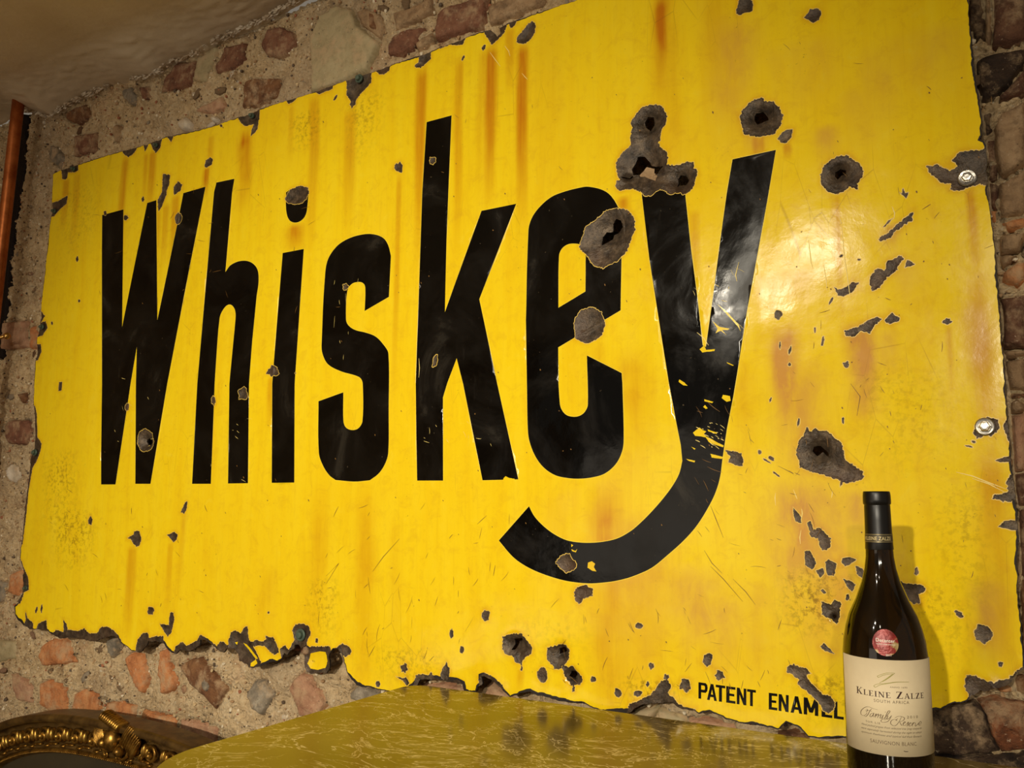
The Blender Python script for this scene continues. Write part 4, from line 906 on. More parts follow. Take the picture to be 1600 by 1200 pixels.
# back edge of the sheet (thickness, also inside the bullet holes)
E = np.concatenate([T[:, [0, 1]], T[:, [1, 2]], T[:, [2, 0]]]); Es = np.sort(E, 1)
u, ci, cnt = np.unique(Es, axis=0, return_index=True, return_counts=True); be = E[ci[cnt == 1]]
uv, inv = np.unique(be, return_inverse=True); inv = inv.reshape(be.shape); nb = len(uv)
Vb = np.concatenate([V3[uv], V3[uv] + np.array([0, .004, 0])])
sub_edge = mesh('sheet_edge', Vb, [(a, b, b + nb, a + nb) for a, b in inv], M_DARK, sign)

# hairline scratches and tiny chips, one shallow layer of scraped marks
def scratches(name, items, mat, off=.0006):
    V = []; Fc = []
    for pl, wd in items:
        Q = [at(x, y, SY) for x, y in pl]; n = len(Q); b = len(V)
        for i, q in enumerate(Q):
            a = Q[max(i - 1, 0)]; c = Q[min(i + 1, n - 1)]; t_ = np.array([c[0] - a[0], c[2] - a[2]]); t_ /= np.linalg.norm(t_) + 1e-9
            w2 = wd * (.25 + math.sin(math.pi * (i + .15) / (n - 1 + .3))) * .5
            yy = SY - off
            cl = 1 - .85 * min(1, max(0, (q[0] + .45) / .25)); ww = (fbm(np.array([q[0] * 3.1]), np.array([q[2] * 3.1]), 2, 301)[0] * .0075 + fbm(np.array([q[0] * 11]), np.array([q[2] * 11]), 2, 302)[0] * .0016) * cl - .034 * max(0, q[0] + .32)
            V.append((q[0] - t_[1] * w2, yy + ww, q[2] + t_[0] * w2)); V.append((q[0] + t_[1] * w2, yy + ww, q[2] - t_[0] * w2))
        for i in range(n - 1): Fc.append((b + 2 * i, b + 2 * i + 1, b + 2 * i + 3, b + 2 * i + 2))
    o = mesh(name, V, Fc, mat, sign); o['kind'] = 'stuff'; return o
R = random.Random(3)
dark = []; light = []
def rs(x0, x1, y0, y1, n, L, ang, spread, wd, dst):
    for _ in range(n):
        x = R.uniform(x0, x1); y = R.uniform(y0, y1); a = ang + R.gauss(0, spread); l = L * R.uniform(.15, .8); cv = R.uniform(-.25, .25)
        pl = [(x + math.cos(a + cv * t) * l * t, y + math.sin(a + cv * t) * l * t) for t in (0, .25, .5, .75, 1)]
        dst.append((pl, wd * R.uniform(.4, 1.1)))
rs(480, 800, 780, 1040, 34, 26, 2.2, .5, .0007, dark)
rs(560, 760, 880, 1000, 14, 40, 1.7, .2, .0006, dark)
rs(840, 1240, 920, 1080, 46, 30, 1.2, .6, .0006, dark)
rs(1080, 1300, 620, 900, 40, 34, .9, .5, .0006, dark)
rs(60, 330, 760, 960, 26, 16, 1.3, .5, .0009, dark)
rs(100, 560, 260, 480, 22, 18, 2.4, .6, .0007, dark)
rs(1200, 1560, 60, 1000, 46, 22, 1.3, .7, .0006, dark)
rs(660, 960, 120, 280, 8, 12, 1.3, .6, .0006, dark)
for _ in range(150):
    x = R.uniform(60, 1560); y = R.uniform(120, 1050); s = R.uniform(.6, 1.7)
    dark.append(([(x, y), (x + s * .5, y + s), (x + s, y + s * R.uniform(1, 2.5))], .0014 * R.uniform(.6, 1.5)))
for pl in [[(1110,885),(1130,905),(1160,940)],[(1100,860),(1112,880),(1128,896)],[(1110,790),(1118,810),(1130,840)],[(1233,735),(1240,740),(1216,728)],[(583,893),(600,870),(625,842)],[(430,748),(400,0)][:1]*2+[(432,752)],
           [(1145,905),(1165,925),(1180,945)],[(510,900),(530,880),(510,912)],[(1330,600),(1345,620),(1340,650)],[(1442,330),(1450,325),(1455,322)]]: dark.append((pl, .0008))
for pl in [[(1495,738),(1520,744),(1550,756),(1572,764)],[(1520,748),(1545,756),(1570,769)],[(1252,828),(1250,840),(1251,850)],[(1212,770),(1211,778),(1212,790)],[(1253,795),(1254,802),(1252,815)],[(1240,765),(1244,775),(1246,780)],
           [(1395,325),(1399,335),(1398,345)],[(1312,340),(1316,350),(1312,352)],[(1316,352),(1320,400),(1326,440),(1330,470)],[(1264,375),(1268,410),(1271,420)],[(1288,415),(1292,440),(1293,455)],[(789,72),(795,80),(797,88)],[(766,82),(773,92),(782,104)],[(815,114),(820,120),(824,124)],
           [(1301,768),(1301,772),(1300,778)],[(1155,410),(1150,430),(1152,440)],[(1090,520),(1100,528),(1108,540)],[(655,560),(656,575),(655,590)]]: light.append((pl, .0011))
rs(1080, 1150, 400, 520, 12, 26, .8, .3, .0006, light)
rs(520, 560, 420, 560, 8, 26, 1.6, .08, .0006, light); rs(660, 800, 640, 740, 10, 14, .9, .4, .0006, light); rs(170, 240, 560, 720, 10, 10, 1, .6, .0007, light); rs(300, 390, 640, 750, 8, 12, .8, .4, .0006, light)
rs(1085, 1130, 660, 700, 26, 12, .42, .12, .0009, light)
scratches('scratch', dark, mat_plain('dark_scratch', srgb(132, 92, 28), .6))
scratches('scratch', light, mat_plain('pale_scratch', srgb(250, 226, 130), .5))

# bolts and screws fixing the sign
t_bolt = mat_plain('zinc_bolt', srgb(190, 186, 178), .28, .9, (200, .3, .001)); t_old = mat_plain('verdigris_screw', srgb(96, 112, 98), .5, .5, (200, .5, .001))
def bolt(px, py, r, mat, hexa=True):
    p = at(px, py, SY)
    def disc(prof, seg):
        V, Fc = lathe(prof, seg); V = [(p[0] + v[0], SY - .0005 - .034 * max(0, p[0] + .32) - v[2], p[2] + v[1]) for v in V]; Fc.append(tuple((len(prof) - 1) * seg + k for k in range(seg))); return V, Fc
    b = mesh('hex_bolt' if hexa else 'screw', *disc([(r * .62, 0), (r * .62, .006), (r * .5, .0075), (r * .30, .0078)], 6 if hexa else 14), mat, sign)
    w_ = mesh('washer', *disc([(r * 1.0, -.002), (r * 1.05, .0012), (r * .92, .0025), (r * .6, .0018)], 24), mat, b)
bolt(1512, 282, .0105, t_bolt); bolt(1539.5, 667.5, .0105, t_bolt)
for q in [(561.5, 123, .0085), (55, 707, .008), (66, 511, .007), (115, 264, .006), (85, 330, .006), (394, 181, .006), (41, 919, .006), (470, 992, .011), (244, 227, .005)]: bolt(*q, t_old, False)

# ================================================================== TABLE
TZ = CZ - .30
def slab_outline():
    pts = []
    def arc(cx, cy, r, a0, a1, n=10):
        for k in range(n + 1):
            a = math.radians(a0 + (a1 - a0) * k / n); pts.append((cx + r * math.cos(a), cy + r * math.sin(a)))
    arc(-.900 + .13, .625 + .13, .13, 180, 270); arc(.62 - .13, .625 + .13, .13, 270, 360)
    arc(.62 - .03, 1.183 - .03, .03, 0, 90); arc(-.900 + .035, 1.183 - .035, .035, 90, 180)
    return pts
def mat_marble():
    t = NT('olive_marble')
    m0 = t.mapping((1, 1, 1), rot=(0, 0, .35))
    wv = t.noise(5, 4, .6, 0, m0)
    dist = t.noise(4.2, 4, .6, 2.8, t.mapping((1, 1.5, 1), rot=(0, 0, -.15)))
    d2 = t.noise(9, 5, .6, 2.2, t.mapping((.8, 1.4, 1), rot=(0, 0, -.3)))
    ve = t.math('ABSOLUTE', t.math('SUBTRACT', dist, .5)); ve2 = t.math('ABSOLUTE', t.math('SUBTRACT', d2, .5))
    c = t.ramp(t.noise(4, 5, .6), [(.3, srgb(98, 84, 40)), (.7, srgb(128, 112, 62))])
    v1 = t.math('MULTIPLY', t.ramp(ve, [(0, W1), (.012, K1)]), t.ramp(t.noise(8, 3, .6), [(.38, K1), (.5, (.95,) * 3)]))
    v2 = t.math('MULTIPLY', t.ramp(ve2, [(0, W1), (.016, K1)]), t.ramp(t.noise(11, 3, .6, 0, t.mapping(loc=(3, 1, 0))), [(.40, K1), (.52, (.9,) * 3)]))
    c = t.mix(v1, c, srgb(232, 220, 176)); c = t.mix(v2, c, srgb(220, 206, 158))
    c = t.mix(t.ramp(t.noise(60, 4, .7), [(.62, K1), (.70, (.5,) * 3)]), c, srgb(204, 180, 104))
    t.base(c); t.set(Roughness=.16, Specular_IOR_Level=.30)
    t.bump(t.noise(14, 3, .5), .04, .004)
    return t.m
M_MB = mat_marble(); M_WD = mat_plain('dark_table_wood', srgb(66, 42, 26), .45, 0, (60, .2, .002), .4)
table = empty('side_table', (-.14, .9, 0), 'olive green marble topped table against the wall under the sign', 'table')
ol = slab_outline(); n = len(ol)
bm = bmesh.new(); vb = [bm.verts.new((x, y, TZ - .028)) for x, y in ol]; vt = [bm.verts.new((x, y, TZ)) for x, y in ol]
bm.faces.new(vb[::-1]); bm.faces.new(vt)
for k in range(n): bm.faces.new((vb[k], vb[(k + 1) % n], vt[(k + 1) % n], vt[k]))
bmesh.ops.bevel(bm, geom=[e for e in bm.edges if abs(e.verts[0].co.z - e.verts[1].co.z) < 1e-5], offset=.004, segments=3, affect='EDGES')
me = bpy.data.meshes.new('marble_top'); bm.to_mesh(me); bm.free(); me.materials.append(M_MB)
o = bpy.data.objects.new('marble_top', me); COL.objects.link(o); o.parent = table; o.matrix_parent_inverse = table.matrix_world.inverted()
o['label'] = 'olive green veined marble top'
bevel_box('apron', (-.82, .54, .70, 1.14, TZ - .11, TZ - .028), M_WD, table)
for lx in (-.79, .50):
    for ly in (.725, 1.11):
        V, Fc = lathe([(.0, 0), (.018, 0), (.022, .03), (.016, .06), (.028, .30), (.020, .50), (.030, .56), (.030, .64)], 20, lx, ly, 0); mesh('leg', V, Fc, M_WD, table, smooth=True)

# ================================================================== WINE BOTTLE
BX, BY = -.1465, .987
def mat_glass():
    t = NT('dark_bottle_glass'); t.base(srgb(96, 66, 18)); t.set(Roughness=.065, IOR=1.5); t.b.inputs['Transmission Weight'].default_value = .82
    t.base((.020, .011, .003, 1)); return t.m
bottle = empty('wine_bottle', (BX, BY, TZ), 'dark glass wine bottle with cream label and black screw cap on the marble table', 'bottle')
body = [(0, .004), (.030, .0), (.038, .001), (.0405, .006), (.041, .014), (.041, .130), (.0408, .146), (.0395, .158), (.0368, .171), (.0328, .184), (.0255, .199), (.0190, .216), (.0155, .230), (.0138, .242), (.0134, .252), (.0134, .262)]
V, Fc = lathe(body, 96, BX, BY, TZ); mesh('glass_body', V, Fc, mat_glass(), bottle, smooth=True)
t = NT('black_matt_screw_cap'); t.base((.006, .005, .004, 1)); t.set(Roughness=.36); M_CAP = t.m
cap = [(.0137, .2495), (.0139, .2500), (.0133, .262), (.0130, .280), (.0128, .2945), (.0126, .2950), (.0127, .2955), (.0137, .2965), (.0138, .3005), (.0137, .3050), (.0133, .3082), (.0128, .3095), (0, .3095)]
V, Fc = lathe(cap, 72, BX, BY, TZ); capo = mesh('screw_cap', V, Fc, M_CAP, bottle, smooth=True)
M_GOLD = mat_plain('gold_print', srgb(150, 136, 96), .35, .5)
def ring(z0, z1, r0, mat, par, name):
    V, Fc = lathe([(r0, z0), (r0, z1)], 72, BX, BY, TZ); return mesh(name, V, Fc, mat, par, smooth=True)
def rb(z): return np.interp(z, [c[1] for c in cap[:5]], [c[0] for c in cap[:5]])
M_BAND = mat_plain('grey_gold_band', srgb(74, 66, 46), .4, .2)
bz0, bz1 = .2572, .2655
V, Fc = lathe([(rb(bz0) + .0002, bz0), (rb(bz1) + .0002, bz1)], 72, BX, BY, TZ); bd = mesh('cap_band', V, Fc, M_BAND, capo, smooth=True)
for z in (bz0, bz1 - .0007):
    V, Fc = lathe([(rb(z) + .00035, z), (rb(z + .0007) + .00035, z + .0007)], 72, BX, BY, TZ); mesh('gold_line', V, Fc, M_GOLD, capo, smooth=True)
# facing angle: direction from the bottle to the camera
A0 = math.atan2(-BY, -BX)
def cylhit(px, py, r_):
    d = MR @ np.array([px - 800., py - 600., F]); a = d[0] ** 2 + d[1] ** 2; b = -2 * (d[0] * BX + d[1] * BY); c = BX * BX + BY * BY - r_ * r_
    disc = b * b - 4 * a * c
    tt = (-b - math.sqrt(max(disc, 0))) / (2 * a); x = d[0] * tt - BX; y = d[1] * tt - BY
    return math.atan2(y, x) - A0, d[2] * tt + CZ       # angle grows to the right as seen
LR = .0413
lab0 = cylhit(1388, 1031.5, LR)[1]; lab1 = cylhit(1392, 1181.5, LR)[1]
t = NT('cream_label_paper'); t.base(t.mix(t.ramp(t.noise(120, 3, .6), [(.4, K1), (.7, (.25,) * 3)]), srgb(236, 218, 180), srgb(222, 202, 164))); t.set(Roughness=.6); M_LAB = t.m
def patch(a0, a1, z0, z1, r_, seg=48):
    V = []; 
    for k in range(seg + 1):
        a = A0 + a0 + (a1 - a0) * k / seg
        for rr, z in ((r_, z0), (r_, z1), (r_ - .0003, z1), (r_ - .0003, z0)): V.append((BX + rr * math.cos(a), BY + rr * math.sin(a), z))
    Fc = []
    for k in range(seg):
        for q in range(4): Fc.append((k * 4 + q, (k + 1) * 4 + q, (k + 1) * 4 + (q + 1) % 4, k * 4 + (q + 1) % 4))
    return V, Fc
label_o = mesh('front_label', *patch(-1.28, 1.45, lab1, lab0, LR), M_LAB, bottle, smooth=False)
for p_ in label_o.data.polygons: p_.use_smooth = True
label_o['label'] = 'cream paper label'
M_INK = mat_plain('dark_brown_ink', srgb(62, 34, 28), .6); M_INK2 = mat_plain('grey_brown_ink', srgb(112, 92, 66), .6); M_OL = mat_plain('gold_green_foil', srgb(172, 164, 92), .35, .3); M_WHI = mat_plain('white_print', srgb(245, 236, 220), .5)
def rad_at(z):
    zz = z - TZ; return float(np.interp(zz, [c[1] for c in body[4:]], [c[0] for c in body[4:]]))
def wrap_mesh(name, V, Fc, r_, mat, par, rf=None):
    """V in (angle, z) -> on the bottle"""
    out = []
    for a, z in V:
        rr = r_ if rf is None else rf(z) + r_; out.append((BX + rr * math.cos(A0 + a), BY + rr * math.sin(A0 + a), z))
    return mesh(name, out, Fc, mat, par)
def textmesh(s, shear=0, off=0, space=1.0):
    cu = bpy.data.curves.new('t', 'FONT'); cu.body = s; cu.size = 1; cu.shear = shear; cu.offset = off; cu.space_character = space; cu.resolution_u = 3
    o = bpy.data.objects.new('t', cu); COL.objects.link(o); dg = bpy.context.evaluated_depsgraph_get(); me = o.evaluated_get(dg).to_mesh()
    V = np.array([v.co[:2] for v in me.vertices]); Fc = [tuple(p.vertices) for p in me.polygons]
    o.evaluated_get(dg).to_mesh_clear(); bpy.data.objects.remove(o); bpy.data.curves.remove(cu); return V, Fc
def put_text(name, s, p0, p1, hpx, mat, par, r_=LR + .00015, rf=None, shear=0, off=0, space=1.0, rr_ray=LR, serif=None):
    """text whose baseline runs from pixel p0 to pixel p1"""
    V, Fc = serif(s) if serif else textmesh(s, shear, off, space)
    a0, z0 = cylhit(*p0, rr_ray); a1, z1 = cylhit(*p1, rr_ray)
    x0, x1 = V[:, 0].min(), V[:, 0].max(); cap_ = .69 if not serif else 1.0
    hz = cylhit(p0[0], p0[1] - hpx, rr_ray)[1] - z0
    W = [(a0 + (a1 - a0) * (v[0] - x0) / (x1 - x0), z0 + (z1 - z0) * (v[0] - x0) / (x1 - x0) + v[1] / cap_ * hz) for v in V]
    return wrap_mesh(name, W, Fc, r_, mat, par, rf)
# a small serif alphabet
def q4(x0, y0, x1, y1, w0, w1): return [(x0 - w0 / 2, y0), (x0 + w0 / 2, y0), (x1 + w1 / 2, y1), (x1 - w1 / 2, y1)]
def bx4(x0, y0, x1, y1): return [(x0, y0), (x1, y0), (x1, y1), (x0, y1)]
SG = {
 'K': (.80, [bx4(.10,0,.25,1), bx4(.0,0,.35,.05), bx4(0,.95,.35,1), q4(.27,.45,.66,1,.09,.07), q4(.66,0,.34,.52,.19,.16), bx4(.50,0,.80,.05), bx4(.52,.95,.78,1)]),
 'L': (.62, [bx4(.10,0,.25,1), bx4(0,0,.60,.06), bx4(0,.95,.36,1), bx4(.55,0,.60,.22)]),
 'E': (.64, [bx4(.10,0,.25,1), bx4(0,0,.60,.06), bx4(0,.94,.58,1), bx4(.2,.48,.46,.54), bx4(.55,0,.60,.22), bx4(.53,.80,.58,1), bx4(.42,.40,.46,.62)]),
 'I': (.34, [bx4(.10,0,.25,1), bx4(0,0,.35,.05), bx4(0,.95,.35,1)]),
 'N': (.82, [bx4(.12,0,.19,1), bx4(.66,0,.73,1), q4(.70,0,.16,1,.16,.20), bx4(.02,0,.30,.05), bx4(0,.95,.2,1), bx4(.55,.95,.84,1)]),
 'Z': (.72, [bx4(.04,.93,.66,1), bx4(0,0,.68,.07), q4(.12,0,.56,1,.20,.20), bx4(.04,.78,.09,1), bx4(.63,0,.68,.22)]),
 'A': (.78, [q4(.12,0,.40,1,.07,.06), q4(.66,0,.40,1,.18,.10), bx4(.2,.30,.58,.36), bx4(.0,0,.26,.05), bx4(.50,0,.80,.05)]),
 ' ': (.42, [])}
def serif(s):
    V = []; Fc = []; x = 0
    for i, ch in enumerate(s):
        wd, qs = SG[ch]; k = 1.0 if (i == 0 or s[i - 1] == ' ') else .80
        for q in qs:
            b = len(V); V += [(x + u * k, v * k) for u, v in q]; Fc.append((b, b + 1, b + 2, b + 3))
        x += wd * k + .10
    return np.array(V), Fc
put_text('brand_lettering', 'KLEINE ZALZE', (1338.5, 1082.5), (1443, 1090.5), 10.5, M_INK, label_o, serif=serif)
# baseline sags on the bottle: text lines follow constant height
def line_h(s, xl, xr, ymid, h, mat, **k):
    zc = cylhit((xl + xr) / 2, ymid, LR)[1]
    def y_for(x):
        lo, hi = ymid - 25, ymid + 25
        for _ in range(30):
            m_ = (lo + hi) / 2
            if cylhit(x, m_, LR)[1] > zc: lo = m_
            else: hi = m_
        return (lo + hi) / 2
    return put_text('small_lettering', s, (xl, y_for(xl)), (xr, y_for(xr)), h, mat, label_o, **k)
line_h('SOUTH AFRICA', 1365.5, 1420.5, 1099.2, 4.6, M_INK2, space=1.25)
line_h('ANNO 1695', 1390.5, 1417.5, 1075.4, 2.4, M_INK2, space=1.2)
line_h('2010', 1417, 1434, 1122.3, 4, M_INK2, space=1.35)
line_h('SUR LIE', 1353, 1375.5, 1130, 2.8, M_INK2, space=1.3)
line_h('SAUVIGNON BLANC', 1360, 1432, 1164.5, 5.6, M_INK2, space=1.12)
line_h('Hand picked grapes from selected low lying vineyards', 1346, 1440, 1139.2, 3.0, M_INK2, shear=.6)
line_h('were separately harvested during the night to obtain', 1346, 1440, 1145.4, 3.0, M_INK2, shear=.6)
line_h('optimum freshness and typical full fruit flavours', 1346, 1440, 1151.6, 3.0, M_INK2, shear=.6)
def strokes(name, lines, ox, oy, k, wd, mat, par, r_=LR + .0002, rr=LR, rf=None):
    V = []; Fc = []
    for pl in lines:
        P = [(x / k + ox, y / k + oy) for x, y in pl]
        Q = open_path(P)
        H = [cylhit(x, y, rr) for x, y in Q]; n = len(H); b = len(V)
        for i, h in enumerate(H):
            a = H[max(i - 1, 0)]; c = H[min(i + 1, n - 1)]; tx = (c[0] - a[0]) * LR; tz = c[1] - a[1]; L = math.hypot(tx, tz) + 1e-9
            w_ = wd * (.55 + .75 * abs(tz) / L) * (.5 + .5 * math.sin(math.pi * (i + .6) / (n + .2)))
            V.append((h[0] - tz / L * w_ / 2 / LR, h[1] + tx / L * w_ / 2)); V.append((h[0] + tz / L * w_ / 2 / LR, h[1] - tx / L * w_ / 2))
        for i in range(n - 1): Fc.append((b + 2 * i, b + 2 * i + 1, b + 2 * i + 3, b + 2 * i + 2))
    return wrap_mesh(name, V, Fc, r_, mat, par, rf)
strokes('script_lettering', [
 [(620,90),(540,70),(470,42),(410,55),(360,100),(352,150),(385,180),(430,165),(450,130)],[(520,75),(490,110),(465,160),(430,195),(405,185)],[(420,95),(480,100),(525,118)],
 [(550,140),(512,150),(492,185),(510,200),(540,170),(556,140),(542,195),(562,200)],[(562,200),(592,150),(578,212)],[(580,190),(627,155),(612,218)],[(614,195),(667,162),(650,218),(672,224)],
 [(672,224),(702,170),(682,225),(702,230)],[(730,122),(736,130)],[(702,230),(750,190),(805,118),(782,108),(752,160),(727,232),(747,238)],[(747,238),(775,180),(757,235),(790,225),(832,178)],[(832,178),(800,240),(760,277),(692,285),(664,262),(690,240),(740,250)],
 [(985,200),(950,270),(900,332),(850,335),(815,300),(832,255),(882,240),(905,260)],[(880,215),(940,190),(1000,200),(1032,222),(1010,258),(955,278)],[(955,278),(985,330),(1004,328)],
 [(1002,315),(1045,288),(1035,276),(1010,305),(1020,335),(1052,325)],[(1052,325),(1092,280),(1084,310),(1076,340),(1048,335)],[(1090,328),(1135,300),(1122,290),(1100,315),(1110,345),(1142,330)],
 [(1142,332),(1167,290),(1150,345)],[(1155,322),(1182,290),(1202,300)],[(1202,300),(1200,345),(1240,312),(1252,290)],[(1242,325),(1290,300),(1282,268),(1256,305),(1262,335),(1292,322)],[(930,225),(900,250),(925,262)],[(445,75),(460,100),(430,120)]],
 1310, 1100, 10, .00052, M_INK2, label_o)
strokes('z_emblem', [[(605,362),(700,328),(790,312),(882,318)],[(625,386),(700,350),(772,336),(840,330)],[(882,318),(780,395),(690,452)],[(852,328),(740,412),(640,472)],[(550,515),(600,490),(700,480),(800,470),(900,455),(1100,455)],[(576,541),(650,503),(760,482),(900,462),(1100,458)],[(550,515),(576,541)],[(605,362),(625,386)]],
 1310, 1020, 10, .0006, M_OL, label_o)
strokes('small_tear', [[(1018,733),(1050,742),(1092,742)],[(1022,737),(1056,746),(1090,743)]], 1310, 1100, 10, .0007, M_INK, label_o)
# round award sticker on the shoulder
def cyl_rf(px, py):
    a, z = cylhit(px, py, .038)
    for _ in range(4): a, z = cylhit(px, py, rad_at(z) + .0003)
    return a, z
ca, cz_ = cyl_rf(1383, 1004.5)
top = cyl_rf(1383, 983)[1]; bt = cyl_rf(1384, 1025)[1]; lf = cyl_rf(1363, 1004)[0]; rt = cyl_rf(1404, 1006)[0]
sa = (rt - lf) / 2; sz = (top - bt) / 2; ca = (rt + lf) / 2; cz_ = (top + bt) / 2
V = [(ca, cz_)]; Fc = []
for rr in (.35, .7, 1.0):
    for k in range(40): V.append((ca + sa * rr * math.cos(k / 40 * 2 * math.pi), cz_ + sz * rr * math.sin(k / 40 * 2 * math.pi)))
for k in range(40):
    Fc.append((0, 1 + k, 1 + (k + 1) % 40))
    for j in (0, 1): Fc.append((1 + j * 40 + k, 1 + (j + 1) * 40 + k, 1 + (j + 1) * 40 + (k + 1) % 40, 1 + j * 40 + (k + 1) % 40))
t = NT('foil_award_sticker'); nn = t.noise(75, 3, .5, .6)
t.base(t.ramp(nn, [(.36, srgb(120, 22, 20)), (.56, srgb(146, 40, 32)), (.62, srgb(176, 150, 96)), (.72, srgb(206, 190, 140))])); t.set(Roughness=.34, Metallic=.2); t.bump(t.noise(200, 3, .6), .5, .001)
stk = wrap_mesh('award_sticker', V, Fc, .0004, t.m, bottle, rf=rad_at)
def st_text(s, x0, x1, yb0, yb1, h, off=.01):
    V, Fc = textmesh(s, 0, off, 1.0); a0, z0 = cyl_rf(x0, yb0); a1, z1 = cyl_rf(x1, yb1); hz = cyl_rf(x0, yb0 - h)[1] - z0
    x_0, x_1 = V[:, 0].min(), V[:, 0].max()
    W = [(a0 + (a1 - a0) * (v[0] - x_0) / (x_1 - x_0), z0 + (z1 - z0) * (v[0] - x_0) / (x_1 - x_0) + v[1] / .69 * hz) for v in V]
    wrap_mesh('sticker_lettering', W, Fc, .0006, M_WHI, stk, rf=rad_at)
st_text('Decanter', 1368.5, 1398.5, 1002, 1004.5, 5.4); st_text('WORLD WINE AWARDS', 1369, 1398.5, 1006.6, 1008.6, 1.7); st_text('2011', 1384, 1392.5, 1025, 1025.4, 3.0)
# lettering on the cap band
def band_text():
    V, Fc = textmesh('KLEINE ZALZE', 0, .01, 1.05); a0 = -1.15; a1 = .95; zc = TZ + .2593; hz = .0036
    x_0, x_1 = V[:, 0].min(), V[:, 0].max()
    W = [(a0 + (a1 - a0) * (v[0] - x_0) / (x_1 - x_0), zc + v[1] / .69 * hz) for v in V]
    wrap_mesh('band_lettering', W, Fc, rb(.262) + .0006, mat_plain('gold_letters', srgb(226, 206, 150), .4, .2), capo)
band_text()

# ================================================================== COPPER PIPE
t = NT('aged_copper_pipe'); t.base(t.ramp(t.noise(22, 5, .65), [(.3, srgb(160, 84, 40)), (.7, srgb(222, 134, 76))])); t.set(Metallic=.85); t.link(t.ramp(t.noise(30, 4, .6), [(.3, (.28,) * 3), (.7, (.5,) * 3)]), t.b.inputs['Roughness']); M_CU = t.m
PY = 1.19
p0 = at(27.5, 170, PY); p1 = at(-13.5, 530, PY); dv = (p1 - p0) / (p1[2] - p0[2])
pipe = empty('copper_pipe', tuple(p0 + dv * (0 - p0[2])), 'vertical copper pipe at the left edge rising to the ceiling', 'pipe')
pp = [p0 + dv * (z - p0[2]) for z in np.linspace(0.0, p0[2] + .03, 24)]
V, Fc = tube(pp, .0150, 28); mesh('tube', V, Fc, M_CU, pipe, smooth=True)
cz0 = p1[2]; q = p0 + dv * (cz0 - p0[2])
V, Fc = tube([q + dv * s for s in (-.02, -.018, .018, .02)], [.0152, .018, .018, .0152], 28, False); mesh('coupling', V, Fc, M_CU, pipe, smooth=True)
kn = at(11, 525, 1.20)
M_BRS = mat_plain('brass_screw', srgb(196, 152, 84), .25, .9)
V, Fc = tube([q, kn], .005, 12); mesh('pipe_clip', V, Fc, M_BRS, pipe, smooth=True)
me = bpy.data.meshes.new('knob'); bm = bmesh.new(); bmesh.ops.create_uvsphere(bm, u_segments=16, v_segments=10, radius=.009); bm.to_mesh(me); bm.free(); me.materials.append(M_BRS); me.polygons.foreach_set('use_smooth', [True] * len(me.polygons))
o = bpy.data.objects.new('screw_head', me); COL.objects.link(o); o.location = kn; o.parent = pipe; o.matrix_parent_inverse = pipe.matrix_world.inverted()

# ================================================================== GILT MIRROR
t = NT('antique_gilt'); n = t.noise(70, 5, .65)
t.base(t.ramp(n, [(.3, srgb(70, 48, 18)), (.5, srgb(150, 110, 46)), (.72, srgb(206, 164, 78))])); t.set(Metallic=.85, Roughness=.33); t.bump(t.noise(220, 4, .6), .25, .001); M_GI = t.m
t = NT('worn_gilt_rail'); n = t.noise(40, 5, .65)
t.base(t.ramp(n, [(.3, srgb(66, 46, 22)), (.6, srgb(116, 88, 44)), (.8, srgb(140, 110, 58))])); t.set(Metallic=.55, Roughness=.42); t.bump(t.noise(160, 4, .6), .2, .001); M_GR = t.m
MX, MYF = -1.62, 1.145
MA, MB, MP = .62, .36, 2.5
mzc = CZ - .443 - MB
MBB = mzc - .002                                   # lower half reaches the floor
def mpt(th, d):
    """point on the frame, d = inset from the outer edge (m)"""
    c, s = math.cos(th), math.sin(th)
    bb = MB if s >= 0 else MBB - .004
    x = MA * math.copysign(abs(c) ** (2 / MP), c); z = bb * math.copysign(abs(s) ** (2 / MP), s)
    e = 1e-3; 
    def pos(t2):
        c2, s2 = math.cos(t2), math.sin(t2); b2 = MB if s2 >= 0 else MBB - .004
        return np.array([MA * math.copysign(abs(c2) ** (2 / MP), c2), b2 * math.copysign(abs(s2) ** (2 / MP), s2)])
    tg = pos(th + e) - pos(th - e); tg /= np.linalg.norm(tg) + 1e-12
    nrm = np.array([-tg[1], tg[0]])                # inward normal (counter-clockwise path)
    return np.array([MX + x + nrm[0] * d, mzc + z + nrm[1] * d]), tg, nrm
# equal-arc sampling
ths = np.linspace(0, 2 * math.pi, 2400, endpoint=False) + 1e-4
PP = np.array([mpt(a, 0)[0] for a in ths]); seg = np.linalg.norm(np.roll(PP, -1, 0) - PP, axis=1); cum = np.concatenate([[0], np.cumsum(seg)]); LT = cum[-1]
def th_at(s): return float(np.interp(s % LT, cum[:-1], ths))
mirror = empty('gilt_mirror', (MX, 1.18, 0), 'ornate arched gilt framed mirror leaning against the wall at bottom left', 'mirror')
def sweep(name, prof, mat, nseg=260, par=mirror, smooth=True):
    """prof: (inset, y toward camera offset)"""
    V = []; m_ = len(prof)
    for k in range(nseg):
        th = th_at(LT * k / nseg)
        for d, yy in prof:
            p, tg, nr = mpt(th, d); V.append((p[0], MYF - yy, p[1]))
    Fc = []
    for k in range(nseg):
        k2 = (k + 1) % nseg
        for j in range(m_ - 1): Fc.append((k * m_ + j, k * m_ + j + 1, k2 * m_ + j + 1, k2 * m_ + j))
    return mesh(name, V, Fc, mat, par, smooth=smooth)
arc = lambda c, r_, a0, a1, n_: [(c[0] + r_ * math.cos(math.radians(a0 + (a1 - a0) * i / n_)), c[1] + r_ * math.sin(math.radians(a0 + (a1 - a0) * i / n_))) for i in range(n_ + 1)]
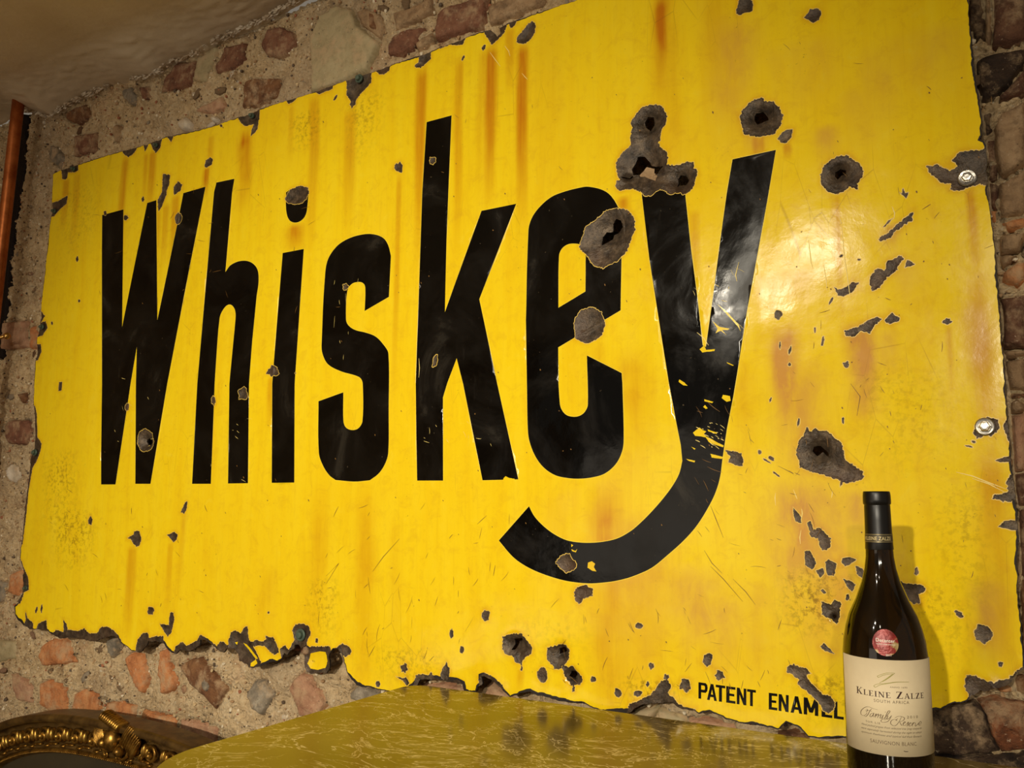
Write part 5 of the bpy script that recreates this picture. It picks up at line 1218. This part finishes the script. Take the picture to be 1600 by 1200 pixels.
sweep('frame_rail', [(0, -.046), (0, .004)] + arc((.0085, .006), .0085, 180, 0, 8) + [(.018, .000)] + arc((.027, -.002), .009, 180, 300, 6) + [(.034, -.010), (.036, -.013)] + [(.062, -.013)] + [(.064, -.008)] + arc((.068, -.008), .004, 180, 0, 5) + [(.073, -.010)], M_GR)
sweep('inner_lip', [(.073, -.010)] + arc((.0775, -.010), .0045, 180, 0, 6) + [(.083, -.014), (.086, -.022)], M_GI)
def pushobj(name, V, Fc, mat, par=mirror): return mesh(name, V, Fc, mat, par, smooth=True)
# repeated scroll ornaments along the hollow
def spiral(turns=1.3, r0=.0115, n_=26):
    pts_ = []
    for i in range(n_):
        a = i / (n_ - 1) * turns * 2 * math.pi; rr = r0 * (1 - .72 * i / (n_ - 1)); pts_.append((rr * math.cos(a), -.002 - .004 * i / (n_ - 1), rr * math.sin(a)))
    return tube(pts_, [.0028 * (1 - .4 * i / n_) for i in range(n_)], 7)
def ell(rx, ry, rz, u=10, v=7):
    bm = bmesh.new(); bmesh.ops.create_uvsphere(bm, u_segments=u, v_segments=v, radius=1)
    V = [(p.co.x * rx, p.co.y * ry, p.co.z * rz) for p in bm.verts]; Fc = [tuple(x.index for x in f.verts) for f in bm.faces]; bm.free(); return V, Fc
def premesh(name, parts, mat):
    V = []; Fc = []
    for v, f in parts:
        b = len(V); V += list(v); Fc += [tuple(i + b for i in q_) for q_ in f]
    me = bpy.data.meshes.new(name); me.from_pydata(V, [], Fc); me.update(); me.materials.append(mat); me.polygons.foreach_set('use_smooth', [True] * len(me.polygons)); return me
def shift(vf, dx, dy_, dz): return ([(v[0] + dx, v[1] + dy_, v[2] + dz) for v in vf[0]], vf[1])
scr = premesh('scroll', [spiral(), shift(ell(.004, .005, .004), -.001, -.006, 0), shift(ell(.0028, .004, .008), .0125, -.003, .003), shift(ell(.0024, .0035, .007), .0175, -.002, .001), shift(ell(.006, .004, .0022), .004, -.001, -.0135)], M_GI)
lob = premesh('leaf', [ell(.0036, .006, .0085, 8, 6), shift(ell(.0075, .003, .0018, 8, 5), .003, 0, -.0125)], M_GI)
def place(me, name, th, d, yy, rotadd=0, sc=1.0, flip=1, lbl=None):
    p, tg, nr = mpt(th, d)
    o = bpy.data.objects.new(name, me); COL.objects.link(o)
    # local x along the rail (to the right), local z outward
    ax = -tg; oz = -nr
    if ax[0] < 0 and oz[1] > 0: pass
    mt = Matrix(((ax[0] * flip * sc, 0, oz[0] * sc, p[0]), (0, sc, 0, MYF - yy), (ax[1] * flip * sc, 0, oz[1] * sc, p[1]), (0, 0, 0, 1)))
    o.parent = mirror; o.matrix_parent_inverse = mirror.matrix_world.inverted(); o.matrix_basis = mt if not rotadd else mt @ Matrix.Rotation(rotadd, 4, 'Y')
    return o
s_top = float(np.interp(math.pi / 2, ths, cum[:-1]))
step = .060
k = 0; s = .062
while s < LT / 2 - .03:
    for sg in (1, -1):
        th = th_at(s_top + sg * s); p = mpt(th, 0)[0]
        place(scr, 'scroll', th, .045, -.005, flip=sg, sc=1.55)
        th2 = th_at(s_top + sg * (s + step * .55)); place(lob, 'leaf', th2, .043, -.005, flip=sg, sc=1.6)
        th3 = th_at(s_top + sg * (s + step * .78)); place(lob, 'leaf', th3, .043, -.005, flip=sg, sc=1.6)
    s += step
# rope bead on the inner edge
V = []; Fc = []; bV, bF = ell(.0030, .0026, .0016, 6, 4)
nb_ = int(LT / .0062)
for i in range(nb_):
    th = th_at(LT * i / nb_); p, tg, nr = mpt(th, .0790); ca_, sa_ = math.cos(.6), math.sin(.6); b = len(V)
    for v in bV:
        u = v[0] * ca_ - v[2] * sa_; w_ = v[0] * sa_ + v[2] * ca_
        V.append((p[0] + tg[0] * u + nr[0] * w_, MYF - (-.0050) + v[1], p[1] + tg[1] * u + nr[1] * w_))
    Fc += [tuple(j + b for j in f) for f in bF]
rope = mesh('rope_bead', V, Fc, M_GI, mirror, smooth=True); rope['kind'] = 'stuff'
# crest ornament: shell, two big scrolls, acanthus leaf, ribbed clasp over the rail
thc = th_at(s_top)
big = premesh('crest_scroll', [spiral(1.6, .019, 34), shift(ell(.008, .010, .008), -.001, -.008, 0)], M_GI)
place(big, 'crest_scroll', th_at(s_top + .010), .040, .000, flip=1, sc=1.35); place(big, 'crest_scroll', th_at(s_top - .036), .050, .000, flip=-1, sc=1.3)
place(premesh('crest_ball', [ell(.017, .014, .020, 18, 12)], M_GI), 'crest_ball', th_at(s_top - .004), .034, .006, 0, 1.1)
parts = []
for j in range(9):
    a = (j - 4) * .24; parts.append(shift(ell(.0028, .006, .022, 8, 6), math.sin(a) * .022, -.006, math.cos(a) * .010))
shell = premesh('crest_shell', parts, M_GI)
place(shell, 'crest_shell', th_at(s_top - .066), .034, .004, .6, 1.15); place(shell, 'crest_shell', th_at(s_top + .034), .034, .000, -.5, .8)
parts = []
for j in range(10): parts.append(shift(ell(.0024, .013, .0085, 8, 6), -.020 + j * .0045, 0, 0))
place(premesh('ribbed_clasp', parts, M_GI), 'ribbed_clasp', th_at(s_top - .012), -.004, .008, .30, 1.35)
for j, (ds, dd, sc_) in enumerate([(.040, .050, .7), (-.020, .064, .6), (-.078, .046, .8), (.022, .066, .6), (-.052, .070, .55)]): place(scr, 'scroll', th_at(s_top + ds), dd, -.004, j * 1.3, sc_ * 1.2, 1 if j % 2 else -1)
# beading on the right part of the outer rail
for j in range(16): place(lob, 'leaf', th_at(s_top - .11 - j * .012), .0165, .001, 1.2, .38)
# glass
V = []; 
for k in range(160):
    p, tg, nr = mpt(th_at(LT * k / 160), .084); V.append((p[0], MYF + .020, p[1]))
t = NT('old_mirror_glass'); t.base(t.ramp(t.noise(3, 4, .6), [(.3, srgb(118, 116, 100)), (.7, srgb(150, 146, 126))])); t.set(Metallic=.9, Roughness=.16)
gl = mesh('mirror_glass', V, [tuple(range(160))], t.m, mirror); gl['label'] = 'grey green mirror glass'
V2_ = [(a, b + .03, c) for a, b, c in V]
bk = mesh('back_board', V2_, [tuple(range(160))[::-1]], M_WD, mirror)
